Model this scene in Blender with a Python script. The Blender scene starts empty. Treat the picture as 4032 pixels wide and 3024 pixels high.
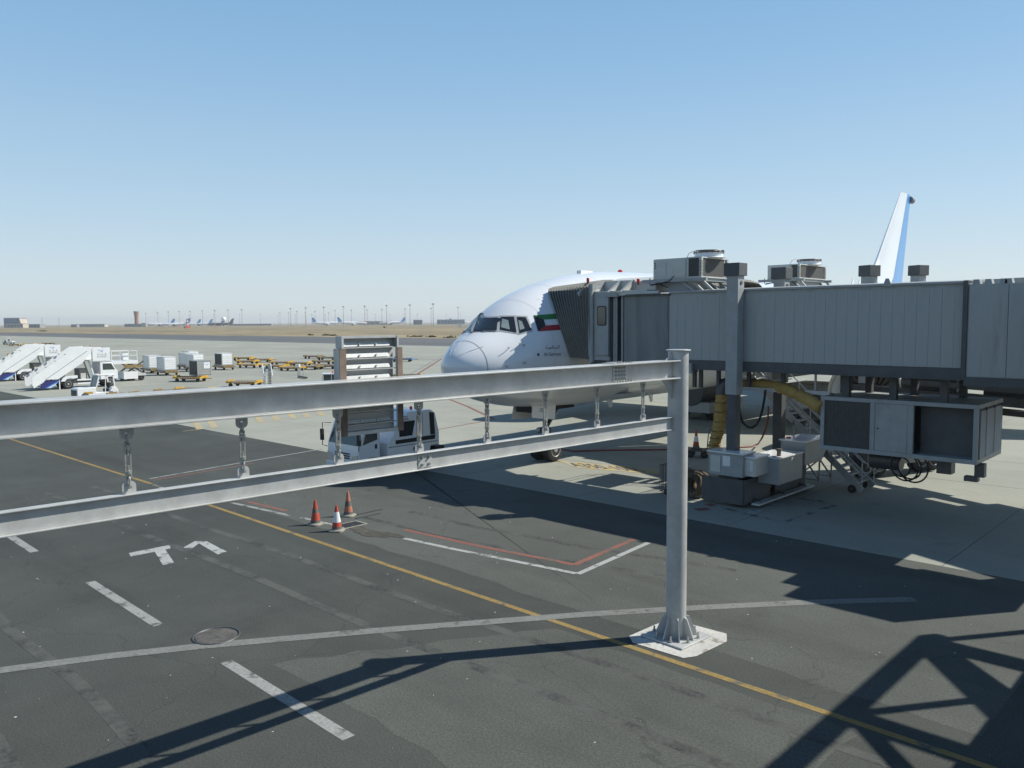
import bpy, bmesh, math, random
from mathutils import Vector, Matrix
from mathutils.bvhtree import BVHTree
R = math.radians
rnd = random.Random(7)
S = bpy.context.scene
COL = S.collection

# ------------------------------------------------------------------ camera, sky, sun, exposure
F, PW, PH, CH = 3200.0, 4032, 3024, 6.2
PITCH, ROLL, YAW = math.atan((1512 - 1266) / F), R(0.4), R(43.6)
fw = Vector((-math.sin(YAW) * math.cos(PITCH), math.cos(YAW) * math.cos(PITCH), -math.sin(PITCH)))
r0 = Vector((math.cos(YAW), math.sin(YAW), 0)); u0 = r0.cross(fw)
rt = r0 * math.cos(ROLL) - u0 * math.sin(ROLL); up = r0 * math.sin(ROLL) + u0 * math.cos(ROLL)
EYE = Vector((0, 0, CH))
cam = bpy.data.cameras.new('camera'); co = bpy.data.objects.new('camera', cam); COL.objects.link(co)
cam.sensor_width = 36.0; cam.sensor_fit = 'HORIZONTAL'; cam.lens = F / PW * 36.0
cam.clip_start = 0.05; cam.clip_end = 30000
m = Matrix((rt, up, -fw)).transposed().to_4x4(); m.translation = EYE; co.matrix_world = m
S.camera = co

SUN_EL = R(44); SUN_H = Vector((0.573, 0.82, 0)).normalized()
w = bpy.data.worlds.new('World'); S.world = w; w.use_nodes = True
nt = w.node_tree; nt.nodes.clear()
sky = nt.nodes.new('ShaderNodeTexSky'); sky.sky_type = 'NISHITA'; sky.sun_disc = False
sky.sun_elevation = SUN_EL; sky.sun_rotation = math.atan2(SUN_H.x, SUN_H.y)
sky.altitude = 0; sky.air_density = 1.0; sky.dust_density = 0.3; sky.ozone_density = 2.0
# clear desert sky: the Nishita blue whitened towards the horizon by dust, the same all the way round
tcw = nt.nodes.new('ShaderNodeTexCoord'); sxw = nt.nodes.new('ShaderNodeSeparateXYZ'); nt.links.new(tcw.outputs['Generated'], sxw.inputs[0])
rmp = nt.nodes.new('ShaderNodeValToRGB'); nt.links.new(sxw.outputs[2], rmp.inputs[0]); e = rmp.color_ramp.elements
SKY = ((0.0, (0.66, 0.74, 0.78)), (0.05, (0.61, 0.73, 0.81)), (0.14, (0.47, 0.66, 0.82)), (0.28, (0.30, 0.525, 0.775)), (0.40, (0.21, 0.425, 0.70)), (0.60, (0.10, 0.225, 0.44)), (1.0, (0.035, 0.095, 0.24)))
while len(e) < len(SKY): e.new(0.5)
for el_, (p_, c_) in zip(e, SKY): el_.position = p_; el_.color = (*c_, 1)
scw = nt.nodes.new('ShaderNodeVectorMath'); scw.operation = 'SCALE'; scw.inputs['Scale'].default_value = 1 / 0.15; nt.links.new(rmp.outputs[0], scw.inputs[0])
mxw = nt.nodes.new('ShaderNodeMix'); mxw.data_type = 'RGBA'; mxw.inputs['Factor'].default_value = 0.85
nt.links.new(sky.outputs[0], mxw.inputs['A']); nt.links.new(scw.outputs[0], mxw.inputs['B'])
bg = nt.nodes.new('ShaderNodeBackground'); bg.inputs['Strength'].default_value = 0.12
wo = nt.nodes.new('ShaderNodeOutputWorld')
nt.links.new(mxw.outputs['Result'], bg.inputs[0]); nt.links.new(bg.outputs[0], wo.inputs[0])
sl = bpy.data.lights.new('sun', 'SUN'); sl.energy = 5.0; sl.angle = R(0.53); sl.color = (1, 0.965, 0.87)
so = bpy.data.objects.new('sun', sl); COL.objects.link(so)
sd = SUN_H * math.cos(SUN_EL) + Vector((0, 0, math.sin(SUN_EL)))
so.rotation_euler = sd.to_track_quat('Z', 'Y').to_euler(); so.location = (20, 20, 60)
S.view_settings.view_transform = 'Standard'; S.view_settings.look = 'None'
S.view_settings.exposure = 0.3; S.view_settings.gamma = 1.0; S.view_settings.use_curve_mapping = False
S.render.engine = 'CYCLES'
S.cycles.max_bounces = 8; S.cycles.volume_bounces = 0; S.cycles.transparent_max_bounces = 8

# ------------------------------------------------------------------ surveying: a pixel of the 4032x3024 photograph -> a point of the place
def ray(px, py): return (fw * F + rt * (px - PW / 2) - up * (py - PH / 2)).normalized()
def G(px, py, z=0.0): d = ray(px, py); return EYE + d * ((z - CH) / d.z)
def X(px, py, x): d = ray(px, py); return EYE + d * (x / d.x)
def Y(px, py, y): d = ray(px, py); return EYE + d * (y / d.y)
def A(px, depth, z=0.0):
    d = ray(px, 1266); p = EYE + d * (depth / d.dot(fw)); return Vector((p.x, p.y, z))

# ------------------------------------------------------------------ mesh builder
class MB:
    def __init__(s): s.v = []; s.f = []
    def add(s, vs, fs):
        b = len(s.v); s.v += [Vector(q) for q in vs]; s.f += [tuple(i + b for i in q) for q in fs]; return s
    def box(s, x0, y0, z0, x1, y1, z1):
        x0, x1 = sorted((x0, x1)); y0, y1 = sorted((y0, y1)); z0, z1 = sorted((z0, z1))
        return s.add([(x0, y0, z0), (x1, y0, z0), (x1, y1, z0), (x0, y1, z0), (x0, y0, z1), (x1, y0, z1), (x1, y1, z1), (x0, y1, z1)],
                     [(0, 3, 2, 1), (4, 5, 6, 7), (0, 1, 5, 4), (1, 2, 6, 5), (2, 3, 7, 6), (3, 0, 4, 7)])
    def bar(s, p, q, w, h=None, upv=(0, 0, 1)):
        h = w if h is None else h
        p, q = Vector(p), Vector(q); d = (q - p).normalized(); u = Vector(upv)
        if abs(d.dot(u)) > 0.98: u = Vector((0, 1, 0))
        a = d.cross(u).normalized() * (w / 2); b = a.normalized().cross(d).normalized() * (h / 2)
        return s.add([p - a - b, p + a - b, p + a + b, p - a + b, q - a - b, q + a - b, q + a + b, q - a + b],
                     [(0, 1, 2, 3), (7, 6, 5, 4), (4, 5, 1, 0), (5, 6, 2, 1), (6, 7, 3, 2), (7, 4, 0, 3)])
    def cyl(s, p, q, r, r2=None, n=16, cap=True):
        r2 = r if r2 is None else r2
        p, q = Vector(p), Vector(q); d = (q - p).normalized()
        a = d.cross(Vector((0, 0, 1)) if abs(d.z) < 0.9 else Vector((0, 1, 0))).normalized(); b = d.cross(a)
        vs = [p + (a * math.cos(t) + b * math.sin(t)) * r for t in (2 * math.pi * i / n for i in range(n))]
        vs += [q + (a * math.cos(t) + b * math.sin(t)) * r2 for t in (2 * math.pi * i / n for i in range(n))]
        fs = [(i, (i + 1) % n, n + (i + 1) % n, n + i) for i in range(n)]
        if cap: fs += [tuple(range(n))[::-1], tuple(range(n, 2 * n))]
        return s.add(vs, fs)
    def tube(s, pts, r, n=8, cap=True):
        pts = [Vector(p) for p in pts]; rs = r if isinstance(r, (list, tuple)) else [r] * len(pts)
        rings = []; a = None
        for i, p in enumerate(pts):
            d = (pts[min(i + 1, len(pts) - 1)] - pts[max(i - 1, 0)]).normalized()
            if a is None: a = d.cross(Vector((0, 0, 1)) if abs(d.z) < 0.9 else Vector((0, 1, 0))).normalized()
            else: a = (a - d * a.dot(d)).normalized()
            b = d.cross(a)
            rings.append([p + (a * math.cos(t) + b * math.sin(t)) * rs[i] for t in (2 * math.pi * k / n for k in range(n))])
        return s.loft(rings, cap)
    def loft(s, rings, cap=True):
        n = len(rings[0]); vs = [q for g in rings for q in g]
        fs = [(i * n + k, i * n + (k + 1) % n, (i + 1) * n + (k + 1) % n, (i + 1) * n + k) for i in range(len(rings) - 1) for k in range(n)]
        if cap: fs += [tuple(range(n))[::-1], tuple(range((len(rings) - 1) * n, len(rings) * n))]
        return s.add(vs, fs)
    def prism(s, poly, ax, a0, a1):
        mk = {'x': lambda p, a: (a, p[0], p[1]), 'y': lambda p, a: (p[0], a, p[1]), 'z': lambda p, a: (p[0], p[1], a)}[ax]
        n = len(poly)
        return s.add([mk(p, a0) for p in poly] + [mk(p, a1) for p in poly],
                     [tuple(range(n))[::-1], tuple(range(n, 2 * n))] + [(i, (i + 1) % n, n + (i + 1) % n, n + i) for i in range(n)])
    def face(s, pts): return s.add(pts, [tuple(range(len(pts)))])
    def plate(s, pts, t):
        pts = [Vector(p) for p in pts]; n = (pts[1] - pts[0]).cross(pts[2] - pts[0]).normalized() * (t / 2); k = len(pts)
        return s.add([p - n for p in pts] + [p + n for p in pts],
                     [tuple(range(k))[::-1], tuple(range(k, 2 * k))] + [(i, (i + 1) % k, k + (i + 1) % k, k + i) for i in range(k)])
    def lathe(s, prof, c=(0, 0, 0), n=20):
        c = Vector(c)
        return s.loft([[c + Vector((r * math.cos(t), r * math.sin(t), z)) for t in (2 * math.pi * k / n for k in range(n))] for r, z in prof])
    def torus(s, c, axis, Rr, r, n=24, k=8):
        c = Vector(c); d = Vector(axis).normalized(); a = d.cross(Vector((0, 0, 1)) if abs(d.z) < 0.9 else Vector((0, 1, 0))).normalized(); b = d.cross(a)
        vs = []; fs = []
        for i in range(n):
            t = 2 * math.pi * i / n; o = a * math.cos(t) + b * math.sin(t)
            for j in range(k):
                q = 2 * math.pi * j / k; vs.append(c + o * (Rr + r * math.cos(q)) + d * r * math.sin(q))
        for i in range(n):
            for j in range(k): fs.append((i * k + j, ((i + 1) % n) * k + j, ((i + 1) % n) * k + (j + 1) % k, i * k + (j + 1) % k))
        return s.add(vs, fs)

def mesh_of(name, mb, mat, org=(0, 0, 0), smooth=35):
    me = bpy.data.meshes.new(name); o = Vector(org)
    me.from_pydata([tuple(v - o) for v in mb.v], [], mb.f); me.update()
    if mat: me.materials.append(mat)
    if smooth:
        me.polygons.foreach_set('use_smooth', [True] * len(me.polygons)); me.set_sharp_from_angle(angle=R(smooth))
    return me
def link(name, me, parent=None):
    o = bpy.data.objects.new(name, me); COL.objects.link(o)
    if parent: o.parent = parent
    return o
def worldloc(o): return matof(o).translation
STUFF = {'bolt_group', 'slot_row', 'grate_bar', 'fan_blade', 'cabin_window', 'coil_turn', 'roller_row', 'reflector_strip'}
def matof(o):
    q = Matrix.Identity(4)
    while o is not None:
        q = (Matrix.Translation(o.location) @ o.rotation_euler.to_matrix().to_4x4()) @ q; o = o.parent
    return q
def obj(name, mb, mat, parent=None, world=False, smooth=35, bevel=0, label=None, recalc=True):
    if world and parent:
        inv = matof(parent).inverted(); mb.v = [inv @ v for v in mb.v]
    me = mesh_of(name, mb, mat, (0, 0, 0), smooth)
    if recalc:
        bm = bmesh.new(); bm.from_mesh(me); bmesh.ops.recalc_face_normals(bm, faces=bm.faces); bm.to_mesh(me); bm.free()
        if smooth: me.set_sharp_from_angle(angle=R(smooth))
    o = link(name, me, parent)
    if name in STUFF: o['kind'] = 'stuff'
    if bevel:
        b = o.modifiers.new('bevel', 'BEVEL'); b.width = bevel; b.segments = 2; b.limit_method = 'ANGLE'; b.angle_limit = R(40)
    if label: o['label'] = label
    return o
def tag(o, label, cat, group=None):
    o['label'] = label; o['category'] = cat
    if group: o['group'] = group
    return o
def thing(name, label, cat, loc=(0, 0, 0), rotz=0.0, group=None):
    o = bpy.data.objects.new(name, None); COL.objects.link(o); o.empty_display_size = 0.2
    o.location = loc; o.rotation_euler = (0, 0, rotz); return tag(o, label, cat, group)
def struct(name, mb, mat, smooth=0):
    o = obj(name, mb, mat, smooth=smooth, recalc=False); o['kind'] = 'structure'; return o
def dup(src, loc, rotz, label=None, group=None):
    def cp(o, par):
        c = o.copy(); COL.objects.link(c)
        if par: c.parent = par
        for k in list(o.children): cp(k, c)
        return c
    r = cp(src, None); r.location = loc; r.rotation_euler = (0, 0, rotz)
    if label: r['label'] = label
    if group: r['group'] = group
    return r

# ------------------------------------------------------------------ materials (all procedural)
def M(name, col, rough=0.6, metal=0.0, var=0.12, vs=2.0, bump=0.0, bs=40.0, spec=0.5, coat=0.0, dirt=0.0, dcol=(0.12, 0.10, 0.08), ds=1.2, stretch=(1, 1, 1), emit=0, rv=0.08):
    m = bpy.data.materials.new(name); m.use_nodes = True; t = m.node_tree; p = t.nodes['Principled BSDF']
    L = t.links.new
    tc = t.nodes.new('ShaderNodeTexCoord'); mp = t.nodes.new('ShaderNodeMapping'); mp.inputs['Scale'].default_value = stretch
    L(tc.outputs['Object'], mp.inputs[0])
    n1 = t.nodes.new('ShaderNodeTexNoise'); n1.inputs['Scale'].default_value = vs; n1.inputs['Detail'].default_value = 6; n1.inputs['Roughness'].default_value = 0.6
    L(mp.outputs[0], n1.inputs['Vector'])
    mr = t.nodes.new('ShaderNodeMapRange'); mr.inputs['From Min'].default_value = 0.25; mr.inputs['From Max'].default_value = 0.75
    mr.inputs['To Min'].default_value = 1 - var; mr.inputs['To Max'].default_value = 1 + var
    L(n1.outputs['Fac'], mr.inputs['Value'])
    mu = t.nodes.new('ShaderNodeVectorMath'); mu.operation = 'SCALE'; mu.inputs[0].default_value = col
    L(mr.outputs[0], mu.inputs['Scale'])
    out = mu.outputs[0]
    if dirt:
        n2 = t.nodes.new('ShaderNodeTexNoise'); n2.inputs['Scale'].default_value = ds; n2.inputs['Detail'].default_value = 8; n2.inputs['Roughness'].default_value = 0.7
        L(mp.outputs[0], n2.inputs['Vector'])
        m2 = t.nodes.new('ShaderNodeMapRange'); m2.inputs['From Min'].default_value = 0.48; m2.inputs['From Max'].default_value = 0.72
        m2.inputs['To Min'].default_value = 0; m2.inputs['To Max'].default_value = dirt
        L(n2.outputs['Fac'], m2.inputs['Value'])
        mx = t.nodes.new('ShaderNodeMix'); mx.data_type = 'RGBA'
        L(m2.outputs[0], mx.inputs['Factor']); L(out, mx.inputs['A']); mx.inputs['B'].default_value = (*dcol, 1)
        out = mx.outputs['Result']
    L(out, p.inputs['Base Color'])
    r2 = t.nodes.new('ShaderNodeMapRange'); r2.inputs['To Min'].default_value = max(0.02, rough - rv); r2.inputs['To Max'].default_value = min(1, rough + rv)
    L(n1.outputs['Fac'], r2.inputs['Value']); L(r2.outputs[0], p.inputs['Roughness'])
    p.inputs['Metallic'].default_value = metal; p.inputs['Specular IOR Level'].default_value = spec; p.inputs['Coat Weight'].default_value = coat
    if bump:
        n3 = t.nodes.new('ShaderNodeTexNoise'); n3.inputs['Scale'].default_value = bs; n3.inputs['Detail'].default_value = 4
        L(mp.outputs[0], n3.inputs['Vector'])
        bu = t.nodes.new('ShaderNodeBump'); bu.inputs['Strength'].default_value = bump; bu.inputs['Distance'].default_value = 0.02
        L(n3.outputs['Fac'], bu.inputs['Height']); L(bu.outputs[0], p.inputs['Normal'])
    if emit:
        p.inputs['Emission Color'].default_value = (*col, 1); p.inputs['Emission Strength'].default_value = emit
    return m
steel = M('galvanised_paint', (0.45, 0.46, 0.455), 0.45, 0.2, 0.16, 3.0, 0.10, 90, dirt=0.3, dcol=(0.33, 0.30, 0.25), ds=7.0)
steel_dark = M('dark_steel', (0.10, 0.10, 0.10), 0.5, 0.5, 0.25, 6)
zinc = M('zinc_fitting', (0.42, 0.42, 0.40), 0.38, 0.7, 0.15, 20)
boardgrey = M('board_grey', (0.52, 0.525, 0.52), 0.5, 0.1, 0.1, 3, dirt=0.3, dcol=(0.2, 0.19, 0.17), ds=3)
rustwood = M('rusty_angle', (0.175, 0.13, 0.10), 0.8, 0.0, 0.3, 9, 0.2, 60)
bgrey = M('bridge_cladding', (0.345, 0.365, 0.355), 0.5, 0.1, 0.12, 1.2, 0.03, 60, dirt=0.55, dcol=(0.20, 0.195, 0.175), ds=1.3, stretch=(1.8, 1.8, 0.22))
bgrey2 = M('bridge_frame_paint', (0.32, 0.335, 0.335), 0.5, 0.1, 0.10, 3, dirt=0.25, dcol=(0.13, 0.12, 0.1), ds=2)
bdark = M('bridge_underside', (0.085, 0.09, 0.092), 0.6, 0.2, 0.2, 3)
rubber = M('black_rubber', (0.02, 0.02, 0.021), 0.75, 0, 0.3, 8, 0.1, 50)
bellow = M('bellows_fabric', (0.15, 0.15, 0.138), 0.8, 0, 0.2, 5, 0.1, 60, dirt=0.3, dcol=(0.16, 0.14, 0.11), ds=3)
foldm = M('fold_edging', (0.24, 0.24, 0.22), 0.7, 0, 0.2, 5)
acgrey = M('unit_casing', (0.52, 0.52, 0.49), 0.45, 0.1, 0.08, 3, dirt=0.35, dcol=(0.30, 0.28, 0.24), ds=2)
coil = M('coil_fins', (0.075, 0.075, 0.07), 0.7, 0.2, 0.3, 30, 0.4, 220, stretch=(1, 1, 0.2))
white = M('white_paint', (0.72, 0.73, 0.735), 0.3, 0, 0.04, 1.5, coat=0.3, dirt=0.12, dcol=(0.5, 0.48, 0.44), ds=2)
airwhite = M('aircraft_white', (0.72, 0.735, 0.75), 0.24, 0, 0.025, 0.6, coat=0.4, rv=0.04)
airbelly = M('aircraft_grey', (0.55, 0.56, 0.57), 0.35, 0, 0.05, 0.8)
airblue = M('aircraft_blue', (0.05, 0.24, 0.56), 0.3, 0, 0.05, 0.6, coat=0.4)
navy = M('navy_panel', (0.03, 0.035, 0.15), 0.35, 0, 0.08, 1)
skyblue = M('stripe_blue', (0.07, 0.24, 0.62), 0.35, 0, 0.06, 1)
palestripe = M('stripe_pale', (0.5, 0.63, 0.72), 0.35, 0, 0.05, 1)
seam = M('panel_seam', (0.24, 0.25, 0.27), 0.6)
seamlt = M('fine_seam', (0.42, 0.43, 0.45), 0.5)
ink = M('black_lettering', (0.035, 0.035, 0.04), 0.5)
fgreen = M('flag_green', (0.03, 0.20, 0.045), 0.4); fred = M('flag_red', (0.36, 0.03, 0.04), 0.4); fblack = M('flag_black', (0.02, 0.02, 0.02), 0.4)
winframe = M('window_surround', (0.45, 0.45, 0.43), 0.4, 0.2, 0.06)
glass = M('dark_glass', (0.018, 0.022, 0.026), 0.06, 0, 0.2, 2, spec=0.8, rv=0.02)
cabglass = M('vehicle_glass', (0.05, 0.065, 0.06), 0.08, 0, 0.2, 2, spec=0.8, rv=0.02)
shade = M('sun_shade', (0.20, 0.25, 0.25), 0.6)
yellow = M('dolly_yellow', (0.50, 0.29, 0.03), 0.55, 0, 0.2, 2, dirt=0.55, dcol=(0.16, 0.10, 0.05), ds=1.6)
dolbrown = M('dolly_worn', (0.24, 0.17, 0.07), 0.7, 0, 0.3, 2, dirt=0.6, dcol=(0.07, 0.06, 0.05), ds=1.6)
dolblue = M('dolly_blue', (0.10, 0.22, 0.50), 0.55, 0, 0.2, 2, dirt=0.3, dcol=(0.08, 0.09, 0.12), ds=1.6)
roller = M('roller_deck', (0.14, 0.13, 0.11), 0.55, 0.5, 0.3, 6)
redw = M('reflector_red', (0.55, 0.09, 0.05), 0.45); whitew = M('reflector_white', (0.75, 0.74, 0.7), 0.45)
conered = M('cone_red', (0.42, 0.055, 0.03), 0.6, 0, 0.25, 6, dirt=0.5, dcol=(0.12, 0.07, 0.05), ds=5)
conefade = M('cone_faded', (0.40, 0.15, 0.09), 0.7, 0, 0.25, 6, dirt=0.55, dcol=(0.13, 0.10, 0.08), ds=5)
conewhite = M('cone_sleeve', (0.66, 0.67, 0.68), 0.45, 0, 0.12, 6)
conegrime = M('cone_grime', (0.11, 0.10, 0.09), 0.8, 0, 0.3, 6)
conebase = M('cone_base', (0.26, 0.25, 0.21), 0.85, 0, 0.3, 8)
hosey = M('hose_fabric', (0.40, 0.26, 0.075), 0.75, 0, 0.2, 4, 0.35, 14, dirt=0.3, dcol=(0.18, 0.12, 0.05), ds=3)
hosebrown = M('hose_coil', (0.11, 0.075, 0.04), 0.8, 0, 0.3, 6, 0.3, 20)
redcable = M('red_cable', (0.28, 0.05, 0.035), 0.6)
beaconm = M('amber_lens', (0.62, 0.10, 0.03), 0.25); redlens = M('red_lens', (0.5, 0.02, 0.02), 0.25)
alu = M('bare_aluminium', (0.6, 0.6, 0.58), 0.35, 0.75, 0.1, 5)
stairst = M('stair_galvanised', (0.33, 0.34, 0.34), 0.45, 0.4, 0.12, 6)
farwhite = M('far_white', (0.88, 0.88, 0.88), 0.4); farblue = M('far_blue', (0.10, 0.30, 0.62), 0.4); fargrey = M('far_dark_grey', (0.17, 0.16, 0.17), 0.5)
brick = M('tower_brick', (0.33, 0.17, 0.11), 0.8, 0, 0.12, 0.3); beige = M('beige_wall', (0.48, 0.42, 0.34), 0.8, 0, 0.12, 0.1); greyb = M('grey_wall', (0.26, 0.27, 0.28), 0.8, 0, 0.15, 0.1)
bluegl = M('blue_curtain_wall', (0.11, 0.17, 0.25), 0.2, 0.2, 0.15, 0.1); mastm = M('mast_steel', (0.26, 0.25, 0.25), 0.6); mastred = M('mast_red', (0.36, 0.16, 0.13), 0.6)
bush = M('dry_scrub', (0.065, 0.07, 0.035), 0.9, 0, 0.4, 1)

def ground_mat(name, col, big, amt, fine, famt, streak=None, sam=0.0, slab=0.0, rough=0.85, grit=0.25, crack=0.0, patch=None):
    m = bpy.data.materials.new(name); m.use_nodes = True; t = m.node_tree; p = t.nodes['Principled BSDF']; L = t.links.new
    g = t.nodes.new('ShaderNodeNewGeometry')
    def noise(scale, det=8, rough=0.6, st=(1, 1, 1)):
        mp = t.nodes.new('ShaderNodeMapping'); mp.inputs['Scale'].default_value = st; L(g.outputs['Position'], mp.inputs[0])
        n = t.nodes.new('ShaderNodeTexNoise'); n.inputs['Scale'].default_value = scale; n.inputs['Detail'].default_value = det; n.inputs['Roughness'].default_value = rough
        L(mp.outputs[0], n.inputs['Vector']); return n.outputs['Fac']
    def rng(v, a, b, c, d):
        q = t.nodes.new('ShaderNodeMapRange'); q.inputs['From Min'].default_value = a; q.inputs['From Max'].default_value = b
        q.inputs['To Min'].default_value = c; q.inputs['To Max'].default_value = d; L(v, q.inputs['Value']); return q.outputs[0]
    def mul(a, b):
        q = t.nodes.new('ShaderNodeMath'); q.operation = 'MULTIPLY'; L(a, q.inputs[0]); L(b, q.inputs[1]); return q.outputs[0]
    k = rng(noise(big), 0.3, 0.7, 1 - amt, 1 + amt)
    k = mul(k, rng(noise(big * 6, 6), 0.3, 0.7, 1 - amt * 0.6, 1 + amt * 0.6))
    fn = noise(fine, 3, 0.7)
    k = mul(k, rng(fn, 0.3, 0.7, 1 - famt, 1 + famt))
    if streak: k = mul(k, rng(noise(streak[0], 5, 0.65, streak[1]), 0.50, 0.72, 1, 1 - sam))
    k = mul(k, rng(noise(0.55, 5, 0.6), 0.60, 0.75, 1, 0.82))
    if slab:
        mp = t.nodes.new('ShaderNodeVectorMath'); mp.operation = 'SCALE'; mp.inputs['Scale'].default_value = 1 / 6.0; L(g.outputs['Position'], mp.inputs[0])
        fl = t.nodes.new('ShaderNodeVectorMath'); fl.operation = 'FLOOR'; L(mp.outputs[0], fl.inputs[0])
        sx = t.nodes.new('ShaderNodeSeparateXYZ'); L(fl.outputs[0], sx.inputs[0]); cx = t.nodes.new('ShaderNodeCombineXYZ'); L(sx.outputs[0], cx.inputs[0]); L(sx.outputs[1], cx.inputs[1])
        wn = t.nodes.new('ShaderNodeTexWhiteNoise'); wn.noise_dimensions = '2D'; L(cx.outputs[0], wn.inputs['Vector']); k = mul(k, rng(wn.outputs['Value'], 0, 1, 1 - slab, 1 + slab))
    if crack:
        vo = t.nodes.new('ShaderNodeTexVoronoi'); vo.feature = 'DISTANCE_TO_EDGE'; vo.inputs['Scale'].default_value = 0.16
        wv = t.nodes.new('ShaderNodeVectorMath'); wv.operation = 'ADD'; L(g.outputs['Position'], wv.inputs[0])
        nn = t.nodes.new('ShaderNodeTexNoise'); nn.inputs['Scale'].default_value = 0.7; nn.inputs['Detail'].default_value = 6; L(g.outputs['Position'], nn.inputs['Vector'])
        sc = t.nodes.new('ShaderNodeVectorMath'); sc.operation = 'SCALE'; sc.inputs['Scale'].default_value = 1.6; L(nn.outputs['Color'], sc.inputs[0]); L(sc.outputs[0], wv.inputs[1])
        L(wv.outputs[0], vo.inputs['Vector']); k = mul(k, rng(vo.outputs['Distance'], 0.0, 0.004, 1 - crack, 1))
    mu = t.nodes.new('ShaderNodeVectorMath'); mu.operation = 'SCALE'; mu.inputs[0].default_value = col; L(k, mu.inputs['Scale'])
    out = mu.outputs[0]
    if patch:
        mx = t.nodes.new('ShaderNodeMix'); mx.data_type = 'RGBA'
        L(rng(noise(patch[1], 6, 0.65, patch[2]), patch[3], patch[4], 0, 1), mx.inputs['Factor']); L(out, mx.inputs['A']); mx.inputs['B'].default_value = (*patch[0], 1); out = mx.outputs['Result']
    L(out, p.inputs['Base Color']); p.inputs['Roughness'].default_value = rough; p.inputs['Specular IOR Level'].default_value = 0.3
    bu = t.nodes.new('ShaderNodeBump'); bu.inputs['Strength'].default_value = grit; bu.inputs['Distance'].default_value = 0.01; L(fn, bu.inputs['Height']); L(bu.outputs[0], p.inputs['Normal'])
    return m
asphalt = ground_mat('asphalt', (0.055, 0.059, 0.053), 0.10, 0.20, 30, 0.34, (0.25, (0.12, 1.6, 1)), 0.26, crack=0.25, grit=0.5)
asphalt_veiled = ground_mat('pale_veiled_asphalt', (0.078, 0.083, 0.074), 0.13, 0.14, 26, 0.36, (0.3, (0.2, 1.5, 1)), 0.24, crack=0.3, grit=0.5)  # paler asphalt, with some window veil put into its colour
concrete = ground_mat('apron_concrete', (0.275, 0.28, 0.24), 0.06, 0.10, 9, 0.06, (0.09, (0.25, 1.4, 1)), 0.16, slab=0.05)
jointm = ground_mat('joint_filler', (0.10, 0.10, 0.095), 0.5, 0.2, 9, 0.1)
taxim = ground_mat('taxiway_asphalt', (0.105, 0.108, 0.11), 0.02, 0.10, 0.3, 0.08, (0.02, (0.1, 1.5, 1)), 0.25)
soil = ground_mat('dry_soil', (0.24, 0.205, 0.15), 0.01, 0.12, 0.08, 0.2)
drygrass = ground_mat('dry_grass', (0.25, 0.20, 0.115), 0.008, 0.25, 0.06, 0.35, (0.012, (0.5, 1, 1)), 0.4, patch=((0.14, 0.125, 0.08), 0.022, (0.35, 1, 1), 0.50, 0.64))
pw = lambda n, c, a=0.55: ground_mat(n, c, 0.4, 0.10, 14, 0.22, patch=((0.085, 0.088, 0.08), 2.2, (1, 1, 1), a, a + 0.1))
paintw = pw('road_paint_white', (0.25, 0.255, 0.245), 0.54); paintw2 = pw('road_paint_bright', (0.32, 0.33, 0.32), 0.525)
painty = pw('road_paint_yellow', (0.235, 0.165, 0.06), 0.56); paintr = pw('road_paint_red', (0.20, 0.085, 0.065), 0.52)
paintyf = ground_mat('faded_yellow_paint', (0.40, 0.31, 0.14), 0.4, 0.10, 14, 0.2, patch=((0.32, 0.30, 0.25), 1.8, (1, 1, 1), 0.45, 0.58))
paintworn = pw('road_paint_worn', (0.26, 0.265, 0.255), 0.49); paintg = pw('strip_filler', (0.165, 0.17, 0.16), 0.56)
oil = ground_mat('oil_stain', (0.068, 0.063, 0.052), 0.5, 0.3, 6, 0.2)

# ------------------------------------------------------------------ the setting
def sheet(name, pts, z, mat):
    mb = MB(); mb.face([(p[0], p[1], z) for p in pts]); return struct(name, mb, mat)
def circ(r, n=64): return [(r * math.cos(2 * math.pi * i / n), r * math.sin(2 * math.pi * i / n)) for i in range(n)]
sheet('terrain', circ(16000), -0.30, soil)
sheet('dry_field', [(-4200, 205), (400, 205), (400, 1250), (-4200, 1100)], -0.05, drygrass)
sheet('taxiway', [(-3000, 137.5), (400, 137.5), (400, 206), (-3000, 200)], -0.02, taxim)
sheet('far_apron', [(-2700, 1480), (-700, 1250), (-200, 2600), (-2600, 3400)], -0.04, concrete)
sheet('apron', [(-900, 21.9), (200, 21.9), (200, 140), (-900, 140)], -0.012, concrete)
base = sheet('apron_joint', [(-131.9, 21.9), (12, 21.9), (12, 69.9), (-131.9, 69.9)], -0.008, jointm)
slab_me = mesh_of('concrete_slab', MB().box(0.012, 0.012, -0.006, 5.988, 5.988, 0.0), concrete, smooth=0)
for i in range(24):
    for j in range(8):
        o = link('concrete_slab', slab_me, base); o.location = (-132 + i * 6, 21.9 + j * 6, rnd.uniform(-0.002, 0.0))
        o.rotation_euler = (rnd.uniform(-3e-4, 3e-4), rnd.uniform(-3e-4, 3e-4), 0)
sheet('service_road', [(-900, -40), (60, -40), (60, 21.9), (-900, 21.9)], 0.0, asphalt)

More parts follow.
